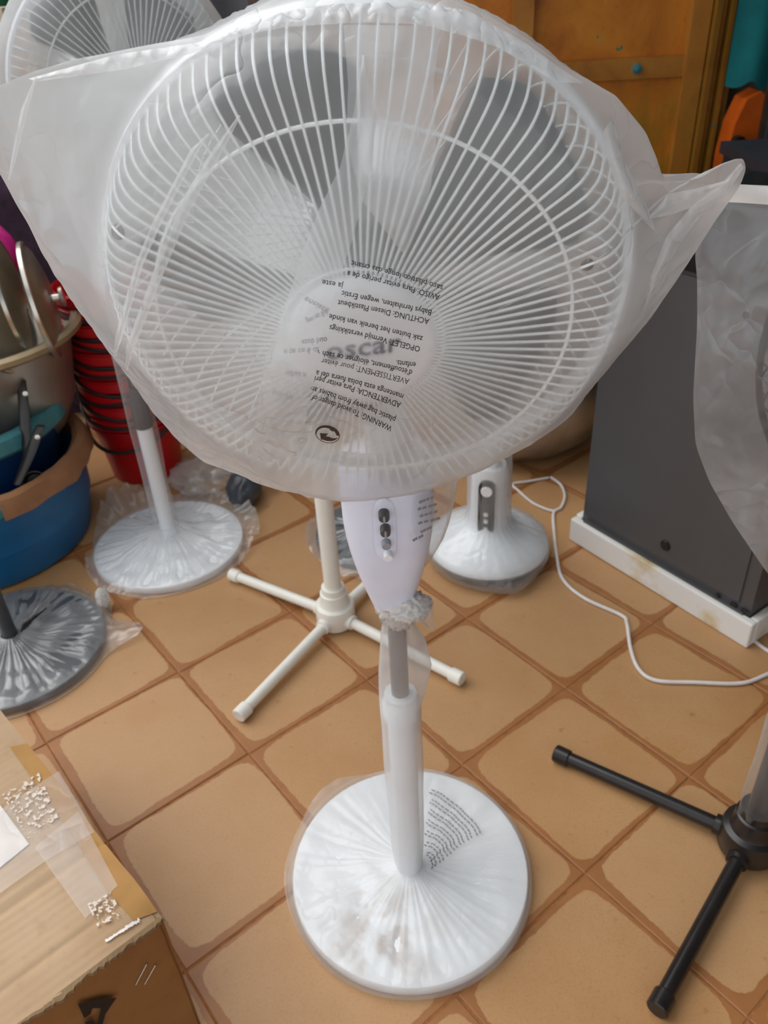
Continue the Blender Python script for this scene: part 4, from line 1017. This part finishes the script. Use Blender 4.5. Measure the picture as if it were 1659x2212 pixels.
# ================================================================== RED BUCKETS
RX, RY = -0.735, 2.245
def bucket_meshes():
    b = MB().lathe([(0, 0.0), (0.094, 0.0), (0.098, 0.004), (0.122, 0.205), (0.126, 0.207), (0.126, 0.200), (0.131, 0.200), (0.131, 0.226), (0.126, 0.230), (0.123, 0.226), (0.120, 0.207), (0.095, 0.010), (0, 0.008)], 40)
    r = MB().lathe_open([(0.1245, 0.188), (0.129, 0.187), (0.129, 0.192), (0.1245, 0.193)], 40)
    return b, r
N_B = 10
bme = rme = None
ordn = ['lowest', 'second', 'third', 'fourth', 'fifth', 'sixth', 'seventh', 'eighth', 'ninth', 'topmost']
for k in range(N_B):
    z = k * 0.041
    lab = 'red plastic bucket, %s of the nested stack by the blue tub' % (ordn[k] if k in (0, N_B - 1) else ordn[k] + ' from the bottom')
    e = empty('bucket', (RX, RY, z), lab, 'bucket', 'nested red buckets'); e.scale = (1.08, 1.08, 1.0); e.rotation_euler = (0, 0, random.uniform(-0.4, 0.4))
    if bme is None:
        b_, r_ = bucket_meshes(); bo = b_.build('bucket_body', 'red'); ro = r_.build('rim_rib', 'redrib'); bme, rme = bo.data, ro.data
    else:
        bo = bpy.data.objects.new('bucket_body', bme); ro = bpy.data.objects.new('rim_rib', rme); COL.objects.link(bo); COL.objects.link(ro)
    bo.parent = e; ro.parent = e
    drop = [0.05, 0.012, 0.03, 0.02, 0.035, 0.015, 0.03, 0.02, 0.03, 0.02][k]
    hp = [(0.133 * math.cos(t) , 0.133 * math.sin(t), 0.212 - (drop + 0.05) * math.sin((t - math.pi) )) for t in np.linspace(math.pi, 2 * math.pi, 22)]
    hp = [(x, y, 0.212 + (drop + 0.03) * (-1) * math.sin(t - math.pi)) for (x, y, z_), t in zip(hp, np.linspace(math.pi, 2 * math.pi, 22))]
    ho = MB().tube(hp, 0.0055, 6).build('handle', 'bail'); ho.parent = e

# ================================================================== BLUE TUB STACK
TX, TY = -1.112, 1.905
tub = empty('plastic_tub', (TX, TY, 0), 'large blue plastic tub with brown wrapped rim at the left', 'tub')
MB().lathe([(0, 0.0), (0.265, 0.0), (0.280, 0.010), (0.297, 0.10), (0.298, 0.105), (0.301, 0.107), (0.303, 0.16), (0.305, 0.164), (0.308, 0.235), (0.305, 0.245), (0.296, 0.23), (0.275, 0.02), (0, 0.015)], 72, Tr(TX, TY)).build('tub_body', 'blue', tub)
MB().lathe_open([(0.304, 0.228), (0.320, 0.222), (0.327, 0.230), (0.326, 0.250), (0.318, 0.258), (0.300, 0.256), (0.296, 0.24), (0.304, 0.228)], 72, Tr(TX, TY)).build('rim', 'teal', tub)
def rimwrap(t0, t1, seed):
    rows = []
    for i in range(40):
        t = t0 + (t1 - t0) * i / 39; row = []
        for j, (r_, z) in enumerate([(0.292, 0.215), (0.290, 0.262), (0.305, 0.276), (0.322, 0.270), (0.333, 0.246), (0.336, 0.224 + 0.016 * nz(t * 5, seed))]):
            k = 1 + 0.014 * nz(t * 7, j * 0.6, seed); row.append((TX + r_ * k * math.cos(t), TY + r_ * k * math.sin(t), z + 0.004 * nz(t * 6, j, seed)))
        rows.append(row)
    MB().grid(rows).build('rim_wrap', 'tape', tub)
rimwrap(math.radians(-52), math.radians(70), 1); rimwrap(math.radians(-130), math.radians(-66), 4)
tb2 = empty('plastic_tub', (TX - 0.02, TY + 0.02, 0.05), 'blue tub with worn teal rim nested inside the wrapped tub', 'tub')
def lat(name, prof, mat, par, c, tilt=(0, 0), z0=0.0, op=False, seg=64):
    m = MB(); Mx = Tr(c[0], c[1], z0) @ Matrix.Rotation(tilt[0], 4, 'X') @ Matrix.Rotation(tilt[1], 4, 'Y')
    (m.lathe_open if op else m.lathe)(prof, seg, Mx); return m.build(name, mat, par)
c2 = (-1.118, 1.955); c3 = (-1.035, 2.02)
lat('tub_body', [(0, 0.05), (0.19, 0.05), (0.205, 0.06), (0.270, 0.35), (0.263, 0.35), (0.20, 0.07), (0, 0.065)], 'bluedark', tb2, c2)
lat('rim', [(0.264, 0.335), (0.280, 0.328), (0.292, 0.340), (0.292, 0.376), (0.282, 0.384), (0.262, 0.38), (0.264, 0.335)], 'teal', tb2, c2, op=True)
bw = empty('metal_basin', (c3[0], c3[1], 0.26), 'aluminium basin holding pan lids on top of the blue tubs', 'basin')
lat('basin_body', [(0, 0.26), (0.13, 0.26), (0.175, 0.275), (0.215, 0.35), (0.245, 0.52), (0.262, 0.548), (0.255, 0.55), (0.238, 0.525), (0.208, 0.35), (0.165, 0.285), (0, 0.272)], 'alu', bw, c3)
lat('rolled_rim', [(0.255, 0.540), (0.270, 0.536), (0.281, 0.545), (0.281, 0.557), (0.270, 0.564), (0.255, 0.560), (0.255, 0.540)], 'alutan', bw, c3, op=True)

def lid(c, a, R, mat, label, knob=True, depth=0.02):
    F = frame(c, a); e = empty('pot_cover', tuple(c - np.array([0, 0, R])), label, 'lid', 'pan lids in the basin')
    MB().lathe([(0, depth), (R * 0.5, depth * 0.9), (R * 0.86, depth * 0.45), (R * 0.95, 0.004), (R, 0.004), (R * 1.01, 0.0), (R, -0.005), (R * 0.95, -0.005), (R * 0.86, depth * 0.3), (0, depth * 0.8)], 56, F).build('lid_plate', mat, e)
    MB().lathe_open([(R * 0.985, 0.006), (R * 1.02, 0.003), (R * 1.02, -0.006), (R * 0.985, -0.008), (R * 0.985, 0.006)], 56, F).build('lid_rim', 'alubright', e)
    if knob: MB().lathe([(0, depth - 0.004), (0.010, depth - 0.004), (0.008, depth + 0.014), (0.022, depth + 0.018), (0.024, depth + 0.026), (0, depth + 0.030)], 24, F).build('knob', 'alubright', e)
    return e
lid(atd(88, 650, 2.03), (0.95, 0.27, 0.08), 0.140, 'alu', 'aluminium pan lid with round knob standing upright in the basin', True, 0.03)
lid(atd(30, 640, 2.02), (0.95, 0.24, 0.08), 0.140, 'alutan', 'tan pan lid without knob standing beside the knobbed lid', False, 0.012)
lid(atd(-10, 690, 1.97), (0.90, -0.10, 0.36), 0.135, 'alubright', 'bright lid leaning at the left edge of the basin', False, 0.01)
tag(lump(atd(-6, 545, 2.12), 0.05, 0.04, 0.07, 0.1, 2, 1, 14).build('pink_bowl', 'pink'), 'bright pink plastic item behind the pan lids', 'plastic item')
# frying pans in the tub: only their black handles stick out
def frypan(p, label, pan_c, hole=None):
    P = [np.array(q, float) for q in p]; m = MB(); rows = []
    for q, (wd_, th) in zip(P, [(0.013, 0.006), (0.016, 0.007), (0.012, 0.006)]):
        rows.append([q + np.array([wd_ * math.cos(t), -0.3 * wd_ * math.cos(t) + th * math.sin(t), 0]) for t in np.linspace(0, 2 * math.pi, 17)])
    m.grid(rows); m.add(rows[0][:-1], [tuple(range(16))]); m.add(rows[-1][:-1], [tuple(range(16))[::-1]])
    e = empty('frying_pan', tuple(pan_c), label, 'pan', 'frying pans in the blue tub'); h_ = m.build('handle', 'black', e)
    if hole is not None: MB().lathe([(0, 0.004), (0.006, 0.003), (0.0065, 0), (0, 0)], 14, frame(hole, (0.2, -1, 0.3))).build('rivet', 'alubright', h_)
    d = unit(P[-1] - P[0]); c = P[-1] + d * 0.055 + np.array([0, 0.03, -0.03])
    MB().lathe([(0, 0), (0.022, 0), (0.030, 0.012), (0.028, 0.012), (0.02, 0.004), (0, 0.004)], 28, frame(c, (0.3, -0.9, 0.35))).build('pan_body', 'black', e)
frypan([atd(46, 822, 2.0), atd(52, 890, 2.0), atd(58, 985, 2.02)], 'upright black pan handle in front of the aluminium basin', atd(60, 1000, 2.03), atd(55, 850, 1.985))
frypan([atd(88, 920, 2.0), atd(66, 975, 2.0), atd(38, 1045, 2.02)], 'slanting black pan handle with rivet resting in the blue tub', atd(30, 1060, 2.03), atd(81, 944, 1.985))

# ================================================================== dark things behind
tag(lump(np.array([-0.40, 2.02, 0.045]), 0.045, 0.07, 0.04, 0.18, 1.4, 4, 20).build('wrapped_part', 'darkgrey', auto=False), 'dark fan part wrapped in plastic on the tiles behind', 'fan part')
tag(lump(np.array([-0.47, 2.10, 0.045]), 0.14, 0.09, 0.045, 0.22, 2, 6, 36).build('plastic_bag', 'filmcrumple', auto=False), 'crumpled clear plastic bag on the tiles beside the red buckets', 'plastic bag')
D2 = onz(745, 1160, .02); d2 = empty('fan_base', (D2[0], D2[1], 0), 'dark round fan base behind the white tube legs', 'fan base')
round_base(d2, (D2[0] + 0.07, D2[1] + 0.02), 0.15, 'darkgrey', 0.02)
crumple_disc('wrapping', (D2[0] + 0.07, D2[1] + 0.02), (D2[0] + 0.07, D2[1] + 0.02), 0.151, 0.022, d2, 'filmdark', lambda t: 0.01 + 0.012 * (1 + math.sin(3 * t)), 0.01, 31, n_t=120, n_r=30)
tag(lump(np.array([-0.98, 2.66, 0.42]), 0.40, 0.09, 0.40, 0.12, 3, 7, 26).build('cloth_bundle', 'purple', auto=False), 'dark purple patterned cloth bundle behind the pan lids', 'cloth')
# far top-left table, board and crate
tb = empty('table', (-1.25, 2.95, 0), 'cream topped table at the far top left', 'table')
MB().box((-1.75, 2.75, 1.185), (-1.0, 3.04, 1.225)).build('table_top', 'cream', tb, smooth=False)
MB().box((-1.60, 2.80, 0.0), (-1.075, 2.83, 1.185)).build('side_board', 'taupe', tb, smooth=False)
ye = empty('yellow_crate', (-1.15, 2.93, 0.95), 'yellow plastic crate with dark band at the far top left', 'crate')
MB().box((-1.35, 2.87, 0.95), (-0.985, 2.99, 1.18)).build('crate_body', 'yellow', ye, smooth=False)
MB().box((-1.35, 2.862, 1.105), (-0.985, 2.87, 1.118)).build('band', 'black', ye, smooth=False)
tag(MB().box((-1.5, 2.85, 0.0), (-0.93, 2.99, 0.949)).build('stand', 'cream', smooth=False), 'pale block carrying the yellow crate', 'stand')
tag(MB().lathe([(0, 1.226), (0.06, 1.226), (0.075, 1.3), (0.07, 1.3), (0.05, 1.235), (0, 1.235)], 24, Tr(-1.10, 2.95)).build('green_bowl', 'green'), 'green plastic bowl on the cream table top', 'bowl')

# ================================================================== CARDBOARD BOX
BZ = 0.30
ca_ = onz(352, 1981, BZ); cb_ = onz(0, 1533, BZ); u1 = unit(cb_ - ca_)         # along the right edge, away
u2 = np.array([-u1[1], u1[0], 0]); 
if u2 @ (np.array([-1.0, -0.5, 0])) < 0: u2 = -u2
cc_ = onz(30, 2180, BZ); u2 = unit(u2 * 0.75 + unit(cc_ - ca_) * 0.25)
BL, BW_ = 0.62, 0.42
Bx = Matrix(((u1[0], u2[0], 0, ca_[0]), (u1[1], u2[1], 0, ca_[1]), (0, 0, 1, 0), (0, 0, 0, 1)))   # local x away, y left
bx = empty('cardboard_box', tuple(ca_ * [1, 1, 0] + (u1 * BL + u2 * BW_) / 2), 'worn taped brown cardboard box in the lower left corner', 'box')
def boxtop(x, y):
    sag = -0.006 * math.sin(math.pi * min(1, max(0, x / BL))) * math.sin(math.pi * min(1, max(0, y / BW_))) + 0.0018 * nz(x * 14, y * 9)
    sag += -0.004 * math.exp(-((x - 0.155) / 0.006) ** 2) - 0.003 * math.exp(-((x - 0.055) / 0.005) ** 2) * min(1, max(0, y / 0.05))
    rib = 0.5 + 0.5 * nz(x * 9, y * 6, 7)
    return sag + 0.00055 * rib * math.sin(x * 2 * math.pi / 0.0128 + nz(y * 5, x * 3)) * min(1, max(0, (y - 0.02) / 0.02)) - 0.010 * math.exp(-(x * x + y * y) / 0.0006)
rows = []
for i in range(361):
    rows.append([tuple(Bx @ Vector((BL * i / 360, BW_ * j / 16, BZ + boxtop(BL * i / 360, BW_ * j / 16)))) for j in range(17)])
MB().grid(rows).build('top_flap', 'card', bx)
def bface(name, f2, mat, n=24, mz=10):
    rows = []
    for i in range(n + 1):
        rows.append([tuple(Bx @ Vector(f2(i / n, k / mz))) for k in range(mz + 1)])
    return MB().grid(rows).build(name, mat, bx)
bface('front_side', lambda a, k: (0.004 + 0.003 * nz(a * 5, k * 3), BW_ * a, (BZ - 0.004) * k), 'cardshade')
bface('right_side', lambda a, k: (BL * a, 0.003 + 0.004 * nz(a * 5, k * 3, 4) + 0.004 * k, (BZ - 0.003) * k), 'cardshade')
bface('back_side', lambda a, k: (BL - 0.003, BW_ * a, (BZ - 0.004) * k), 'cardshade', 6, 3)
bface('left_side', lambda a, k: (BL * a, BW_ - 0.003, (BZ - 0.004) * k), 'cardshade', 6, 3)
MB().box((0.01, 0.01, 0.001), (BL - 0.01, BW_ - 0.01, 0.006), Bx).build('bottom', 'cardshade', bx, smooth=False)
# torn front edge: ragged corrugated lip
rows = []
for i in range(150):
    y = BW_ * i / 149; rag = 0.003 * nz(y * 230, 1) + 0.003 * nz(y * 90, 5) + 0.003 * nz(y * 25, 8)
    rows.append([tuple(Bx @ Vector(p)) for p in ((0.003, y, BZ + 0.001), (-0.004 + rag, y, BZ + 0.0015 + rag * 0.4), (-0.005 + rag, y, BZ - 0.003 + 0.6 * rag), (-0.001 + rag * 0.6, y, BZ - 0.006 + rag), (0.004, y, BZ - 0.007 + 1.5 * rag))])
MB().grid(rows).build('torn_edge', 'cardedge', bx, smooth=False)
def boxhit(x, y, dz=0.0012): return onz(x, y, BZ + dz)
def patch(name, pts, mat, dz, n=26, m=10, rag=0.0):
    A = np.array(pts[0], float); B = np.array(pts[1], float); rows = []
    for i in range(n + 1):
        t = i / n; ix = t * (len(A) - 1); k = min(int(ix), len(A) - 2); a = A[k] + (A[k + 1] - A[k]) * (ix - k); b = B[k] + (B[k + 1] - B[k]) * (ix - k); r = []
        for j in range(m + 1):
            q = a + (b - a) * j / m
            if rag and j in (0, m): q = q + rag * np.array([nz(t * 40, j), nz(t * 40, j + 3)])
            p = Bx.inverted() @ Vector(onz(q[0], q[1], BZ)); x, y = p.x, p.y
            sag = boxtop(x, y)
            r.append(tuple(Bx @ Vector((x, y, BZ + sag + dz + 0.0006 * nz(x * 60, y * 60)))))
        rows.append(r)
    return MB().grid(rows).build(name, mat, bx)
patch('packing_tape', [[(22, 1615), (100, 1725), (175, 1835), (232, 1925), (290, 1990)], [(60, 1608), (150, 1720), (225, 1822), (290, 1900), (338, 1965)]], 'ptape', 0.0022, 40, 8, 3)
patch('clear_tape', [[(-60, 1790), (60, 1710), (128, 1668)], [(-30, 1950), (100, 1860), (205, 1800)]], 'tapeshine', 0.0032, 20, 10, 2)
patch('paper_label', [[(-60, 1735), (0, 1738)], [(-60, 1920), (62, 1822)]], 'paper', 0.0022, 10, 8)
patch('clear_tape', [[(75, 1830), (170, 1755)], [(185, 1985), (255, 1915)]], 'tapeshine', 0.0030, 14, 8, 3)
patch('torn_label_flakes', [[(5, 1718), (85, 1672)], [(60, 1812), (128, 1770)]], 'flakes', 0.0042, 14, 8, 2)
patch('torn_label_flakes', [[(190, 1955), (240, 1930)], [(212, 2005), (270, 1985)]], 'flakes', 0.0042, 14, 8, 2)
patch('torn_paper', [[(228, 2034), (264, 2010), (300, 1984)], [(230, 2038), (270, 2014), (304, 1989)]], 'paper', 0.0028, 30, 3, 5)
# staples and printed arrow on the front side
Bi = Bx.inverted()
def boxfront(x, y, off=-0.001):
    d = Bi.to_3x3() @ Vector(ray(x, y)); o = Bi @ Vector(EYE); t = (off - o.x) / d.x; return Bx @ (o + d * t)
for (a, b) in (((317, 2083), (294, 2127)), ((336, 2085), (313, 2126))):
    p0, p1 = boxfront(*a, 0.001), boxfront(*b, 0.001); q0, q1 = boxfront(*a, 0.006), boxfront(*b, 0.006)
    MB().tube([q0, p0, p1, q1], 0.0007, 6).build('staple', 'staple', bx)
ar = [(168, 2168), (195, 2164), (215, 2158), (252, 2155), (228, 2190), (214, 2240), (205, 2240), (218, 2178), (200, 2178), (196, 2190), (182, 2200)]
ar2 = [(184, 2208), (202, 2203), (215, 2240), (186, 2240)]
for k, poly in enumerate((ar, ar2)):
    MB().add([boxfront(x, y, -0.0018) for x, y in poly], [tuple(range(len(poly)))]).build('printed_arrow', 'ink', bx, smooth=False)
